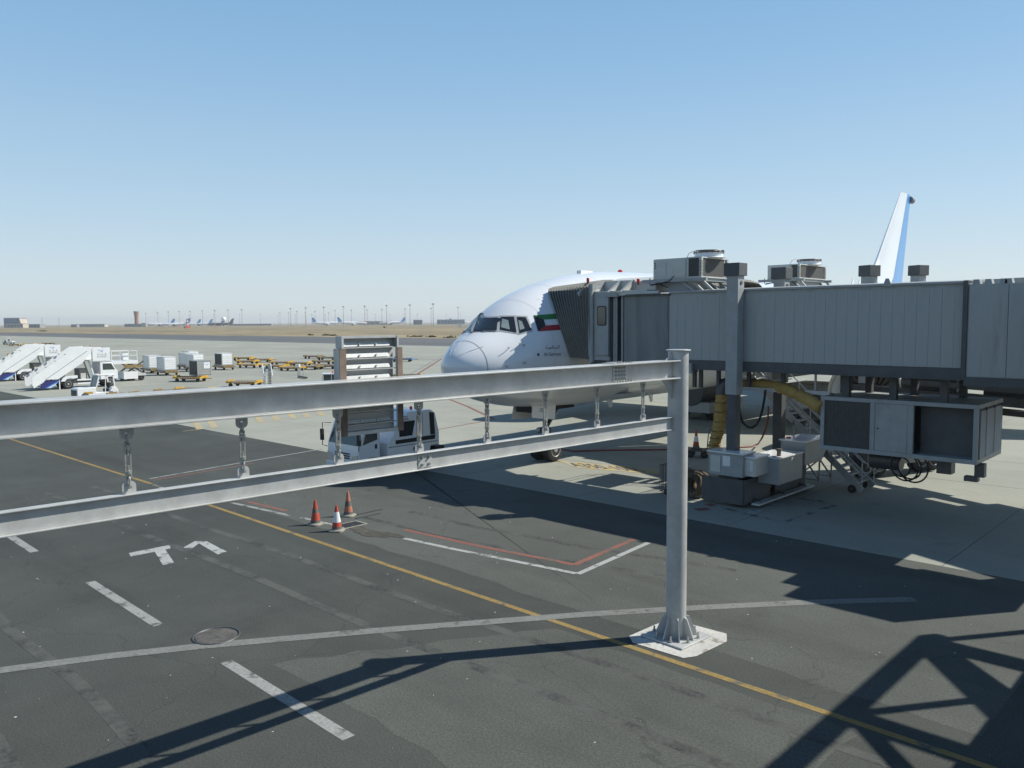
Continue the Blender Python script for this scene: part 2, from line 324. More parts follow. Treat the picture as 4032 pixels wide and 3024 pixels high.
rg = random.Random(3)
def ragged(a, b, n, amp): return [(a[0] + (b[0] - a[0]) * k / n + rg.uniform(-amp, amp), a[1] + (b[1] - a[1]) * k / n + rg.uniform(-amp, amp)) for k in range(n)]
sheet('pale_veiled_patch', ragged((-27, 13.6), (-3.0, 13.2), 30, 0.10) + ragged((-3.0, 13.2), (-3.0, 21.88), 10, 0.0) + [(-3.0, 21.88), (-27.0, 21.88)] + ragged((-27.0, 21.86), (-27, 13.6), 8, 0.06), 0.0016, asphalt_veiled)
sheet('pale_veiled_patch', ragged((-13.2, 7.4), (-4.4, 7.3), 14, 0.12) + ragged((-4.4, 7.3), (-4.4, 12.1), 8, 0.1) + ragged((-4.4, 12.1), (-10.5, 12.2), 10, 0.1) + ragged((-10.5, 12.2), (-13.2, 7.4), 10, 0.12), 0.0018, asphalt_veiled)  # this lighter patch partly paints the pale veil of the glass
mb = MB()
for k in range(420):
    q = (rg.uniform(-34, -2), rg.uniform(2, 40)); r_ = rg.uniform(0.008, 0.03); z = rg.uniform(0.3, 0.8) * r_; mb.add([(q[0] + r_ * math.cos(t) * rg.uniform(.7, 1.2), q[1] + r_ * math.sin(t) * rg.uniform(.7, 1.2), 0.006) for t in (0, 1.57, 3.14, 4.71)] + [(q[0], q[1], 0.006 + z)], [(0, 1, 4), (1, 2, 4), (2, 3, 4), (3, 0, 4)])
gvl = obj('loose_grit', mb, M('pale_grit', (0.36, 0.35, 0.32), 0.9), smooth=0, recalc=False); gvl['kind'] = 'stuff'
# rubber marks left by turning wheels
def skid(pts, wd):
    mb = MB(); n = len(pts)
    P_ = [Vector((p[0], p[1], 0)) for p in pts]
    for a, b in zip(P_, P_[1:]):
        nn = Vector((-(b - a).y, (b - a).x, 0)).normalized() * wd / 2; mb.face([(q.x, q.y, 0.0026) for q in (a - nn, b - nn, b + nn, a + nn)])
    struct('tyre_mark', mb, rubbermark)
rubbermark = ground_mat('rubber_mark', (0.050, 0.052, 0.049), 0.6, 0.2, 10, 0.5, patch=((0.082, 0.086, 0.078), 1.2, (1, 1, 1), 0.42, 0.6))
for x0, y0, cv, ln in ((-33, 9.6, 0.0004, 30), (-33, 11.2, 0.0004, 30), (-24, 4.7, -0.001, 20), (-24, 3.2, -0.001, 20), (-21, 15.2, 0.012, 11), (-20.6, 16.7, 0.012, 11)):
    skid([(x0 + ln * k / 24, y0 + cv * (ln * k / 24) ** 2 + 0.06 * math.sin(k * 0.7)) for k in range(25)], 0.24)
def mark(name, pts, mat, z=0.004):
    mb = MB(); mb.face([(p[0], p[1], z) for p in pts]); o = struct(name, mb, mat); return o
def line(name, a, b, wd, mat, z=0.004):
    a = Vector((a[0], a[1])); b = Vector((b[0], b[1])); n = (b - a).normalized(); n = Vector((-n.y, n.x)) * wd / 2
    return mark(name, [a - n, b - n, b + n, a + n], mat, z)
def pline(name, px, wd, mat, z=0.004):
    ps = [G(*p) for p in px]
    for a, b in zip(ps, ps[1:]): line(name, a, b, wd, mat, z); z += 0.0012
line('yellow_line', (-60, 12.98), (-31.7, 12.93), 0.15, painty); line('yellow_line', (-27.2, 12.72), (2, 12.28), 0.15, painty)
line('white_line', (-31.5, 12.9), (-29, 12.85), 0.15, paintworn)
for x0, x1 in ((-44.5, -40.6), (-36.5, -32.6), (-28.5, -24.55), (-20.65, -16.58), (-13.85, -9.88), (-6.0, -2.1)):
    line('lane_dash', (x0, 6.86), (x1, 6.78), 0.22, paintw)
mb = MB()
sp = [G(-300, 2672), G(0, 2640), G(420, 2585), G(790, 2545), G(1500, 2482), G(2300, 2420), G(2750, 2393), G(3180, 2372), G(3600, 2360)]
for i in range(len(sp) - 1):
    a, b = sp[i], sp[i + 1]; n = Vector((-(b - a).y, (b - a).x, 0)).normalized() * 0.15
    mb.face([(q.x, q.y, 0.006) for q in (a - n, b - n, b + n, a + n)])
struct('trench_strip', mb, paintg)
# big stencilled bay figures, worn white
mark('stencil_figure', [G(507, 2178), G(668, 2146), G(672, 2160), G(515, 2192)], paintw2); mark('stencil_figure', [G(609, 2172), G(650, 2163), G(686, 2216), G(641, 2226)], paintw2, 0.0052)
mark('stencil_figure', [G(722, 2156), G(768, 2131), G(795, 2131), G(752, 2163)], paintw2); mark('stencil_figure', [G(778, 2137), G(812, 2131), G(893, 2172), G(858, 2184)], paintw2, 0.0052)
# stand safety lines
pline('white_line', [(1592, 2120), (1800, 2165), (2268, 2258)], 0.16, paintw2); pline('white_line', [(2276, 2260), (2553, 2137)], 0.16, paintw2)
pline('red_line', [(1590, 2085), (1900, 2153), (2262, 2224)], 0.17, paintr); pline('red_line', [(2262, 2224), (2500, 2122)], 0.17, paintr)
pline('white_line', [(905, 1978), (1155, 2033)], 0.15, paintworn); pline('red_line', [(960, 1972), (1130, 2012)], 0.16, paintr); pline('white_line', [(1185, 2038), (1320, 2068)], 0.14, paintworn)
pline('white_line', [(590, 1885), (990, 1815), (1270, 1768)], 0.14, paintw); pline('red_line', [(600, 1892), (1000, 1824)], 0.12, paintr)
pline('red_line', [(1755, 1567), (1840, 1600), (1945, 1650)], 0.22, paintr, 0.003); pline('red_line', [(1720, 1692), (1945, 1652)], 0.16, paintr, 0.003)
pline('white_line', [(1610, 1475), (1755, 1395)], 0.35, paintworn, 0.003); pline('red_line', [(1640, 1475), (1740, 1412)], 0.3, paintr, 0.003)
pline('yellow_line', [(700, 1668), (1270, 1603)], 0.10, paintyf, 0.003); pline('yellow_line', [(720, 1698), (1300, 1630)], 0.10, paintyf, 0.003)
for a, b in (((770, 1662), (788, 1690)), ((828, 1657), (845, 1684)), ((1015, 1641), (1030, 1664)), ((1078, 1633), (1092, 1655)), ((1140, 1627), (1157, 1648)), ((1194, 1621), (1213, 1642)), ((1250, 1616), (1270, 1636))):
    pline('yellow_bar', [a, b], 0.42, paintyf, 0.006)
pline('white_line', [(2940, 2025), (3085, 1967)], 0.24, paintw2, 0.003); pline('white_line', [(2830, 1995), (2940, 2024), (3080, 2056)], 0.16, paintworn, 0.003); pline('white_line', [(3080, 2058), (3290, 1988)], 0.18, paintworn, 0.003)
pline('white_line', [(3105, 1955), (3290, 1986)], 0.18, paintworn, 0.003); pline('white_line', [(3150, 1990), (3240, 1968)], 0.15, paintworn, 0.004)
pline('red_line', [(2740, 2008), (2790, 2003)], 0.35, paintr, 0.003); pline('red_line', [(2785, 1990), (2812, 1986)], 0.35, paintr, 0.003); pline('red_line', [(3100, 1855), (3200, 1815)], 0.35, paintr, 0.003)
tb = [G(2200, 1815), G(2600, 1848), G(2594, 1868), G(2262, 1841)]
mark('aircraft_stop_band', tb, paintyf, 0.004); pline('yellow_line', [(2090, 1800), (2250, 1823)], 0.25, painty, 0.003)

def text_geo(s, size=1.0):
    cu = bpy.data.curves.new('lettering', 'FONT'); cu.body = s; cu.size = size; cu.resolution_u = 3
    o = bpy.data.objects.new('lettering', cu); COL.objects.link(o)
    dg = bpy.context.evaluated_depsgraph_get(); dg.update()
    me = bpy.data.meshes.new_from_object(o.evaluated_get(dg))
    vs = [v.co.copy() for v in me.vertices]; fs = [tuple(p.vertices) for p in me.polygons]
    bpy.data.objects.remove(o); bpy.data.meshes.remove(me); bpy.data.curves.remove(cu)
    x0 = min(v.x for v in vs); x1 = max(v.x for v in vs); y0 = min(v.y for v in vs); y1 = max(v.y for v in vs)
    return [((v.x - x0) / (x1 - x0), (v.y - y0) / (y1 - y0)) for v in vs], fs, (x1 - x0) / (y1 - y0)
def text_on(s, o, ex, ey, off=(0, 0, 0)):
    uv, fs, _ = text_geo(s); o, ex, ey, off = Vector(o), Vector(ex), Vector(ey), Vector(off)
    return MB().add([o + off + ex * a + ey * b for a, b in uv], fs)
tb = [Vector((p.x, p.y, 0.010)) for p in tb]
o0 = tb[3] + (tb[2] - tb[3]) * 0.05 + (tb[0] - tb[3]) * 0.18
mbt = text_on('A350-1000', o0, (tb[2] - tb[3]) * 0.88, (tb[0] - tb[3]) * 0.62)
struct('painted_lettering', mbt, ink)
# oil patches and stains on the asphalt
for px, py, a, b, rz in ((1470, 2100, 0.9, 0.3, 0.2), (1530, 2108, 0.5, 0.2, 0.5), (1415, 2082, 0.3, 0.2, 0)):
    c = G(px, py); pts = []
    for k in range(26):
        t = 2 * math.pi * k / 26; q = 1 + 0.18 * math.sin(3 * t + px) + 0.1 * math.sin(7 * t)
        pts.append((c.x + a * q * math.cos(t) * math.cos(rz) - b * q * math.sin(t) * math.sin(rz), c.y + a * q * math.cos(t) * math.sin(rz) + b * q * math.sin(t) * math.cos(rz)))
    mark('oil_stain', pts, oil, 0.008 + px * 1e-6)

# ------------------------------------------------------------------ steel gantry over the service road
GL, GR = Vector((-8.41, 13.45, 0)), R(-3.4)
GM = Matrix.Translation(GL) @ Matrix.Rotation(GR, 4, 'Z'); GI = GM.inverted()
def LP(px, py, lx=0.0):
    o = GI @ EYE; d = GI.to_3x3() @ ray(px, py); t = (lx - o.x) / d.x; return o + d * t
gantry = thing('steel_gantry', 'grey steel gantry of two horizontal beams welded to a round post, crossing the service road', 'gantry', GL, GR)
UT, UB, LT, LB = 5.45, 5.10, 4.37, 4.12
Y0, Y1 = -17.5, -0.16
obj('column', MB().cyl((0, 0, 0.03), (0, 0, 5.62), 0.195, n=40, cap=False), steel, gantry)
obj('cap_plate', MB().cyl((0, 0, 5.62), (0, 0, 5.645), 0.235, n=40), steel, gantry, bevel=0.004)
bp = obj('base_plate', MB().box(-0.49, -0.49, 0.012, 0.49, 0.49, 0.045), steel, gantry, bevel=0.005)
gp = mesh_of('gusset', MB().plate([(0.19, 0, 0.045), (0.42, 0, 0.045), (0.40, 0, 0.10), (0.26, 0, 0.42), (0.19, 0, 0.45)], 0.02), steel)
for k in range(8):
    g = link('gusset', gp, bp); g.rotation_euler = (0, 0, math.pi / 4 * k)
mb = MB().cyl((0, 0, 0.045), (0, 0, 0.16), 0.018, n=10); mb.cyl((0, 0, 0.045), (0, 0, 0.085), 0.034, n=6); bo = mesh_of('anchor_bolt', mb, zinc)
for k in range(8):
    g = link('anchor_bolt', bo, bp); t = math.pi / 4 * k + math.pi / 8; rr = 0.40 / max(abs(math.cos(t)), abs(math.sin(t))); g.location = (rr * math.cos(t), rr * math.sin(t), 0)
def ibeam(zt, zb, fwid, tf, tw):
    mb = MB().box(-fwid / 2, Y0, zt - tf, fwid / 2, Y1, zt); mb.box(-fwid / 2, Y0, zb, fwid / 2, Y1, zb + tf)
    return mb.box(-tw / 2, Y0, zb + tf, tw / 2, Y1, zt - tf)
ub = obj('upper_beam', ibeam(UT, UB, 0.35, 0.022, 0.014), steel, gantry, bevel=0.004)
lb = obj('lower_beam', ibeam(LT, LB, 0.118, 0.014, 0.010), steel, gantry, bevel=0.003)
obj('stiffener', MB().plate([(0.0, -0.16, UT), (0.0, -0.42, UT), (0.0, -0.17, UT + 0.165)], 0.016), steel, gantry)
obj('stiffener', MB().plate([(0, -0.16, UB), (0, -0.55, UB), (0, -0.42, UB - 0.10), (0, -0.17, UB - 0.42)], 0.016), steel, gantry)
# second post, outside the picture, that carries the other end
obj('column', MB().cyl((0, Y0, 0.03), (0, Y0, 5.62), 0.195, n=32), steel, gantry)
# bolted splice of the upper beam
ys = LP(2440, 1450).y
sp_ = obj('splice_plate', MB().box(0.009, ys - 0.20, UB + 0.03, 0.021, ys + 0.14, UT - 0.03), steel, ub, bevel=0.002)
mb = MB()
for i in range(4):
    for j in range(4):
        yy, zz = ys - 0.13 + i * 0.075, UB + 0.075 + j * 0.066
        mb.cyl((0.02, yy, zz), (0.06, yy, zz), 0.014, n=8); mb.cyl((0.02, yy, zz), (0.036, yy, zz), 0.023, n=6)
obj('bolt_group', mb, zinc, ub)
obj('cover_plate', MB().box(-0.15, ys - 0.30, UT + 0.001, 0.15, ys + 0.26, UT + 0.012), steel, ub); obj('cover_plate', MB().box(-0.15, ys - 0.26, UB - 0.012, 0.15, ys + 0.24, UB - 0.001), steel, ub)
mb = MB()
for i in range(6):
    yy = ys - 0.2 + i * 0.075
    for xx in (-0.11, 0.12): mb.cyl((xx, yy, UT + 0.012), (xx, yy, UT + 0.03), 0.02, n=6); mb.cyl((xx, yy, UB + 0.022), (xx, yy, UB + 0.085), 0.013, n=8)
obj('bolt_group', mb, zinc, ub)
ys = LP(1672, 1815).y
s2 = obj('splice_plate', MB().box(0.006, ys - 0.12, LB + 0.03, 0.016, ys + 0.12, LT - 0.03), steel, lb, bevel=0.002)
mb = MB()
for yy in (-0.06, 0.06):
    for zz in (LB + 0.075, LT - 0.075): mb.cyl((0.016, ys + yy, zz), (0.05, ys + yy, zz), 0.013, n=8); mb.cyl((0.016, ys + yy, zz), (0.03, ys + yy, zz), 0.022, n=6)
obj('bolt_group', mb, zinc, lb)
# hangers between the beams
def eye_plate(z0, s):
    n = 14; out = [(-0.072, z0), (-0.072, z0 + s * 0.085)] + [(0.072 * math.cos(math.pi - math.pi * k / n), z0 + s * (0.085 + 0.055 * math.sin(math.pi * k / n))) for k in range(1, n)] + [(0.072, z0 + s * 0.085), (0.072, z0)]
    c = (0, z0 + s * 0.078); rr = 0.027; k = len(out); mb = MB()
    inn = []
    for p in out:
        d = Vector((p[0] - c[0], p[1] - c[1])).normalized() * rr; inn.append((c[0] + d.x, c[1] + d.y))
    vs = [(x, p[0], p[1]) for x in (-0.009, 0.009) for p in out] + [(x, p[0], p[1]) for x in (-0.009, 0.009) for p in inn]
    fs = []
    for i in range(k):
        j = (i + 1) % k
        fs += [(i, j, 2 * k + j, 2 * k + i), (k + i, 3 * k + i, 3 * k + j, k + j), (i, k + i, k + j, j), (2 * k + i, 2 * k + j, 3 * k + j, 3 * k + i)]
    return mb.add(vs, fs)
def shackle(zp, s):
    mb = MB()
    arc = [(0.030 * math.cos(t), zp + s * (0.075 + 0.034 * math.sin(t))) for t in (math.pi * k / 8 for k in range(9))]
    mb.tube([(0.030, 0, zp)] + [(a, 0, b) for a, b in arc] + [(-0.030, 0, zp)], 0.012, 8)
    mb.cyl((-0.05, 0, zp), (0.05, 0, zp), 0.011, n=8); mb.cyl((0.03, 0, zp), (0.052, 0, zp), 0.019, n=6); return mb
zt, zb_ = UB - 0.078, LT + 0.078
mbt = MB()
for yy in (-0.027, 0.027): mbt.bar((0, yy, zb_ + 0.155), (0, yy, zt - 0.155), 0.022, 0.016)
for z in (zb_ + 0.155, zt - 0.155): mbt.cyl((0, 0, z - 0.016), (0, 0, z + 0.016), 0.038, n=12)
mbt.cyl((0, 0, zt - 0.23), (0, 0, zt - 0.125), 0.016, n=8); mbt.cyl((0, 0, zb_ + 0.125), (0, 0, zb_ + 0.23), 0.016, n=8)
mbt.torus((0, 0, zt - 0.112), (1, 0, 0), 0.027, 0.012, 14, 6); mbt.torus((0, 0, zb_ + 0.112), (1, 0, 0), 0.027, 0.012, 14, 6)
me_tb = mesh_of('turnbuckle', mbt, zinc); me_e1 = mesh_of('eye_plate', eye_plate(UB, -1), steel); me_e2 = mesh_of('eye_plate', eye_plate(LT, 1), steel)
me_s1 = mesh_of('shackle', shackle(zt, -1), zinc); me_s2 = mesh_of('shackle', shackle(zb_, 1), zinc)
for px, py in ((498, 1690), (951, 1650), (1329, 1612), (1648, 1582), (1917, 1560), (2147, 1538), (2351, 1522), (2532, 1505)):
    h = link('turnbuckle', me_tb, gantry); h.location = (0, LP(px, py).y, 0); h.rotation_euler = (0, 0, 0)
    for me in (me_e1, me_e2, me_s1, me_s2): link(me.name.split('.')[0], me, h)
pad = sheet('column_pad', [(-9.1, 12.85), (-8.85, 12.62), (-7.75, 12.66), (-7.62, 12.9), (-7.55, 13.9), (-7.75, 14.25), (-8.85, 14.2), (-9.05, 13.9)], 0.009, ground_mat('cement_grout', (0.46, 0.45, 0.42), 1.5, 0.12, 14, 0.12, patch=((0.22, 0.21, 0.18), 3, (1, 1, 1), 0.55, 0.62)))

# the board that hangs on the gantry, seen from behind
board = thing('sign_board', 'back of a grey steel sign board with louvred ledges, fixed behind the upper gantry beam', 'sign', GL, GR)
bx = -0.24
ly0, ly1 = LP(1338, 1420, bx).y, LP(1562, 1420, bx).y
zz = lambda py: LP(1450, py, bx).z
bt, bb = zz(1322), zz(1707); zmid = zz(1369)
def angle(yc, s, z0, z1, mat, wdt, name):
    mb = MB().box(bx - 0.10, yc, z0, bx + 0.045, yc + s * 0.012, z1); o = obj(name, mb, steel, board)
    obj('front_flange', MB().box(bx + 0.045, yc, z0, bx + 0.057, yc + s * wdt, z1), mat, o); return o
angle(ly0, 1, zmid, bt, steel, 0.03, 'side_post'); angle(ly1, -1, zmid, bt, steel, 0.03, 'side_post')
angle(ly0 - 0.035, 1, bb, zmid - 0.004, rustwood, 0.10, 'side_post'); angle(ly1 + 0.06, -1, bb, zmid - 0.004, rustwood, 0.085, 'side_post')
obj('top_rail', MB().box(bx - 0.09, ly0 + 0.014, bt - 0.03, bx + 0.05, ly1 - 0.014, bt), steel, board)
obj('bottom_rail', MB().box(bx - 0.09, ly0 - 0.02, bb, bx + 0.05, ly1 + 0.04, bb + 0.05), steel, board)
rows = [zz(1366), zz(1409), zz(1452), zz(1494), zz(1537), zz(1580), zz(1623), zz(1666)]
ztop = bt - 0.034
for i, z in enumerate(rows + [bb + 0.05]):
    obj('panel', MB().box(bx - 0.085, ly0 + 0.016, z + 0.002, bx - 0.075, ly1 - 0.016, ztop), boardgrey, board)
    if i < 8:
        lg = obj('ledge', MB().plate([(bx + 0.005, ly0 + 0.02, z + 0.012), (bx + 0.005, ly1 - 0.12, z + 0.012), (bx - 0.012, ly1 - 0.12, z + 0.062), (bx - 0.012, ly0 + 0.02, z + 0.062)], 0.004), steel, board)
        mb = MB()
        for k in (0.06, 0.33, 0.62): q = ly0 + (ly1 - ly0) * k; mb.cyl((bx - 0.004, q, z + 0.035), (bx + 0.020, q, z + 0.040), 0.012, n=8)
        obj('bolt_group', mb, zinc, lg)
        obj('lip', MB().box(bx - 0.075, ly0 + 0.018, z - 0.012, bx + 0.03, ly1 - 0.018, z), steel, board)
        ztop = z - 0.013

# ------------------------------------------------------------------ cones, grate, manhole
def cone(loc, rz, bands, label, h=0.77, base=conebase):
    t = thing('traffic_cone', label, 'traffic cone', loc, rz, 'traffic cones on the apron')
    pr = lambda z: 0.155 - (0.155 - 0.032) * (z - 0.07) / (h - 0.07)
    q = 0.215
    mb = MB().prism([(-q, -q * .7), (-q * .7, -q), (q * .7, -q), (q, -q * .7), (q, q * .7), (q * .7, q), (-q * .7, q), (-q, q * .7)], 'z', 0, 0.05)
    mb.lathe([(0.185, 0.05), (0.165, 0.075)], n=20); obj('base', mb, base, t, bevel=0.008)
    z0 = 0.07
    for frac, mat, nm in bands:
        z1 = 0.07 + (h - 0.07) * frac; obj(nm, MB().lathe([(pr(z0) + (0.003 if mat is conewhite else 0), z0), (pr(z1) + (0.003 if mat is conewhite else 0), z1)], n=24), mat, t); z0 = z1
    obj('top_collar', MB().lathe([(0.036, h - 0.045), (0.036, h), (0.02, h + 0.005)], n=16), bands[-1][1], t); return t
cone(G(1243, 2066), 0.3, [(0.12, conegrime, 'cone_skirt'), (0.45, conered, 'cone_body'), (0.62, conegrime, 'grimy_band'), (1, conered, 'cone_body')], 'bright red cone with a black middle band, leftmost of the three by the drain')
cone(G(1327, 2091), 0.7, [(0.12, conegrime, 'cone_skirt'), (0.30, conered, 'cone_body'), (0.74, conewhite, 'white_sleeve'), (1, conered, 'cone_body')], 'red cone with a clean white sleeve, nearest of the three by the drain')
cone(G(1372, 2032), 0.5, [(0.12, conegrime, 'cone_skirt'), (0.36, conefade, 'cone_body'), (0.58, conegrime, 'grimy_band'), (1, conefade, 'cone_body')], 'faded dusty orange cone behind the other two by the drain', h=0.80)
gr = thing('drain_grate', 'black iron drain grate set in the asphalt beside the three cones', 'drain grate', G(1382, 2067), 0.0)
obj('pit', MB().box(-0.24, -0.36, 0.004, 0.24, 0.36, 0.006), rubber, gr)
mb = MB()
for k in range(9): mb.box(-0.24, -0.34 + k * 0.08, 0.006, 0.24, -0.30 + k * 0.08, 0.022)
obj('grate_bar', mb, steel_dark, gr)
obj('kerb_frame', MB().box(-0.30, -0.42, 0.003, -0.24, 0.42, 0.016).box(0.24, -0.42, 0.003, 0.30, 0.42, 0.016).box(-0.24, -0.42, 0.003, 0.24, -0.36, 0.016).box(-0.24, 0.36, 0.003, 0.24, 0.42, 0.016), conebase, gr)
obj('lifting_bar', MB().box(-0.55, 0.55, 0.003, -0.50, 1.5, 0.03).box(-0.95, 0.9, 0.003, -0.90, 1.9, 0.03), steel_dark, gr)
mh = thing('manhole_cover', 'round cracked manhole cover in the asphalt beside the pale trench strip', 'manhole cover', G(852, 2505))
obj('cover', MB().cyl((0, 0, 0.002), (0, 0, 0.011), 0.40, n=32), ground_mat('manhole_fill', (0.085, 0.08, 0.075), 2, 0.25, 9, 0.3), mh)
obj('rim', MB().torus((0, 0, 0.006), (0, 0, 1), 0.44, 0.022, 40, 6), steel_dark, mh)

# ------------------------------------------------------------------ the airliner at the gate
AL, AR = Vector((-23.5, 21.1, 0)), R(2.0)
plane_ = thing('wide_body_airliner', 'large white twin engine airliner parked nose in at the boarding bridge', 'airliner', AL, AR)
AM = matof(plane_); AI = AM.inverted()
ST = [(0, 4.46, 4.44, 0.01), (0.12, 4.80, 4.06, 0.45), (0.45, 5.14, 3.64, 0.90), (1, 5.52, 3.30, 1.34), (1.6, 5.86, 3.04, 1.70), (2.2, 6.22, 2.88, 1.98), (2.8, 6.66, 2.75, 2.22), (3.5, 7.08, 2.64, 2.45),
      (4.4, 7.48, 2.55, 2.66), (5.6, 7.86, 2.47, 2.84), (7, 8.18, 2.41, 2.97), (9, 8.46, 2.37, 3.07), (11.5, 8.58, 2.35, 3.10), (15, 8.62, 2.35, 3.10), (25, 8.62, 2.35, 3.10), (38, 8.62, 2.40, 3.10), (43, 8.62, 2.9, 3.02),
      (49, 8.58, 4.2, 2.5), (55, 8.35, 5.7, 1.6), (59, 8.1, 6.7, 0.8), (61, 7.8, 7.2, 0.3)]
def cat(t):
    for i in range(len(ST) - 1):
        if t <= ST[i + 1][0]: break
    p1, p2 = ST[i], ST[i + 1]; p0 = ST[max(i - 1, 0)]; p3 = ST[min(i + 2, len(ST) - 1)]; h = p2[0] - p1[0]; s = (t - p1[0]) / h; out = []
    for c in (1, 2, 3):
        m1 = (p2[c] - p0[c]) / max(p2[0] - p0[0], 1e-6) * h; m2 = (p3[c] - p1[c]) / max(p3[0] - p1[0], 1e-6) * h
        if i == 0: m1 = (p2[c] - p1[c]) * 1.6
        out.append((2 * s**3 - 3 * s**2 + 1) * p1[c] + (s**3 - 2 * s**2 + s) * m1 + (-2 * s**3 + 3 * s**2) * p2[c] + (s**3 - s**2) * m2)
    return out
def fring(t, n=72, grow=0.0):
    a, b, hw = cat(t); zc = (a + b) / 2 if t > 0.5 else 4.45 + ((a + b) / 2 - 4.45) * t / 0.5; g = []
    for k in range(n):
        th = 2 * math.pi * k / n; c, s = math.cos(th), math.sin(th)
        g.append(Vector((c * (max(hw, 0.01) + grow), t, zc + s * ((a - zc if s > 0 else zc - b) + grow))))
    return g
ts = [0, 0.03, 0.07, 0.12, 0.2, 0.3, 0.45, 0.6, 0.8] + [1 + 0.25 * k for k in range(41)] + [11.5 + 1.25 * k for k in range(40)] + [61]
fus = MB().loft([fring(t) for t in ts])
obj('fuselage', fus, airwhite, plane_, smooth=50)
_wv = [AM @ v for v in fus.v]; BV = BVHTree.FromPolygons(_wv, fus.f)
def hit(px, py, off=0.012):
    d = ray(px, py); h, n, i, dist = BV.ray_cast(EYE, d)
    if h is None: h, n, i, dist = BV.find_nearest(EYE + d * 33)
    if n.dot(d) > 0: n = -n
    return h + n * off
def patch(q, nx=6, ny=6, off=0.012):
    q = [Vector(p) for p in q]; mb = MB(); vs = []; fs = []
    for j in range(ny + 1):
        for i in range(nx + 1):
            a, b = i / nx, j / ny; p = (q[0] * (1 - a) + q[1] * a) * (1 - b) + (q[3] * (1 - a) + q[2] * a) * b; vs.append(hit(p.x, p.y, off))
    for j in range(ny):
        for i in range(nx): k = j * (nx + 1) + i; fs.append((k, k + nx + 1, k + nx + 2, k + 1))
    return mb.add(vs, fs)
def decal_text(s, q, off=0.014):
    uv, fs, _ = text_geo(s); q = [Vector(p) for p in q]
    return MB().add([hit(*((q[3] * (1 - a) + q[2] * a) * (1 - b) + (q[0] * (1 - a) + q[1] * a) * b), off) for a, b in uv], fs)
def mirror(mb):
    r = MB(); r.v = [AM @ Vector((-(AI @ v).x, (AI @ v).y, (AI @ v).z)) for v in mb.v]; r.f = [tuple(reversed(f)) for f in mb.f]; return r
def clone(mb): r = MB(); r.v = [v.copy() for v in mb.v]; r.f = list(mb.f); return r
WIN = [[(1852, 1254), (1876, 1254), (1857, 1304), (1818, 1304)], [(1886, 1255), (1961, 1251), (1956, 1301), (1862, 1302)], [(1973, 1249), (2024, 1248), (2034, 1310), (1969, 1299)], [(2036, 1249), (2070, 1250), (2092, 1299), (2046, 1313)]]
def grown(q, px):
    c = sum((Vector(p) for p in q), Vector((0, 0))) / 4; out = []
    for p in q: d = Vector(p) - c; out.append(tuple(Vector(p) + Vector((math.copysign(px, d.x), math.copysign(px * 0.9, d.y)))))
    return out
for i, q in enumerate(WIN[1:]):
    fr = patch(grown(q, 6.5), 8, 6, 0.010); gl = patch(q, 8, 6, 0.022)
    fm, gm = mirror(fr), mirror(gl)
    o = obj('cockpit_window', fr, winframe, plane_, world=True, smooth=60); obj('pane', gl, glass, o, world=True, smooth=60)
    if i:
        sq = WIN[i + 1]; c = [Vector(p) for p in sq]
        u = lambda a, b: tuple((c[0] * (1 - a) + c[1] * a) * (1 - b) + (c[3] * (1 - a) + c[2] * a) * b)
        obj('sun_shade', patch([u(0.1, 0.15) if i == 1 else u(0.08, 0.2), u(0.55, 0.25) if i == 1 else u(0.42, 0.3), u(0.6, 0.9) if i == 1 else u(0.5, 0.8), u(0.06, 0.82)], 4, 4, 0.030), shade, o, world=True)
    o = obj('cockpit_window', fm, winframe, plane_, world=True, smooth=60); obj('pane', gm, glass, o, world=True, smooth=60)
obj('window_post', patch([(1874, 1250), (1887, 1250), (1864, 1306), (1855, 1306)], 3, 8, 0.045), winframe, plane_, world=True, smooth=60)
for nm, px in (('wiper', [(1868, 1306), (1860, 1312), (1852, 1314)]), ('wiper', [(1826, 1306), (1833, 1309), (1820, 1319)]), ('wiper', [(1866, 1304), (1910, 1304.5), (1955, 1303.5)])):
    obj(nm, MB().tube([hit(*p, 0.04) for p in px], 0.018, 6), ink, plane_, world=True)
sr = AI @ hit(1917, 1420)
obj('radome_seam', MB().loft([[v for v in fring(sr.y - 0.012, 72, 0.004)], [v for v in fring(sr.y + 0.012, 72, 0.004)]], cap=False), seam, plane_)
for px in ([(1828, 1327), (1808, 1352), (1788, 1384)], [(1902, 1365), (1856, 1381), (1810, 1400)], [(1790, 1352), (1778, 1380), (1772, 1400)]):
    obj('lightning_strip', MB().tube([hit(*p, 0.004) for p in px], 0.012, 5), seamlt, plane_, world=True)
mbe = MB()
for q, a, b in (([(1881, 1247), (1886, 1247), (1897, 1231), (1891, 1231)], 2, 4), ([(1891, 1231), (1891, 1235), (1904, 1235), (1904, 1231)], 3, 1), ([(1888, 1238), (1886, 1241), (1896, 1241), (1898, 1238)], 3, 1), ([(1883, 1247), (1881, 1250.5), (1891, 1250), (1892, 1246.5)], 3, 1)):
    q = patch(q, a, b, 0.03); mbe.add(q.v, q.f)
obj('lettering', mbe, ink, plane_, world=True)
obj('flag_stripe', patch([(2100, 1242), (2212, 1233.5), (2214, 1254.5), (2141, 1259)], 10, 5, 0.012), fgreen, plane_, world=True, smooth=60)
obj('flag_trapezoid', patch([(2100, 1242), (2141, 1259), (2148, 1282), (2118, 1305.5)], 5, 8, 0.0122), fblack, plane_, world=True, smooth=60)
obj('flag_stripe', patch([(2148, 1282), (2219, 1277), (2222, 1298.5), (2118, 1305.5)], 10, 5, 0.012), fred, plane_, world=True, smooth=60)
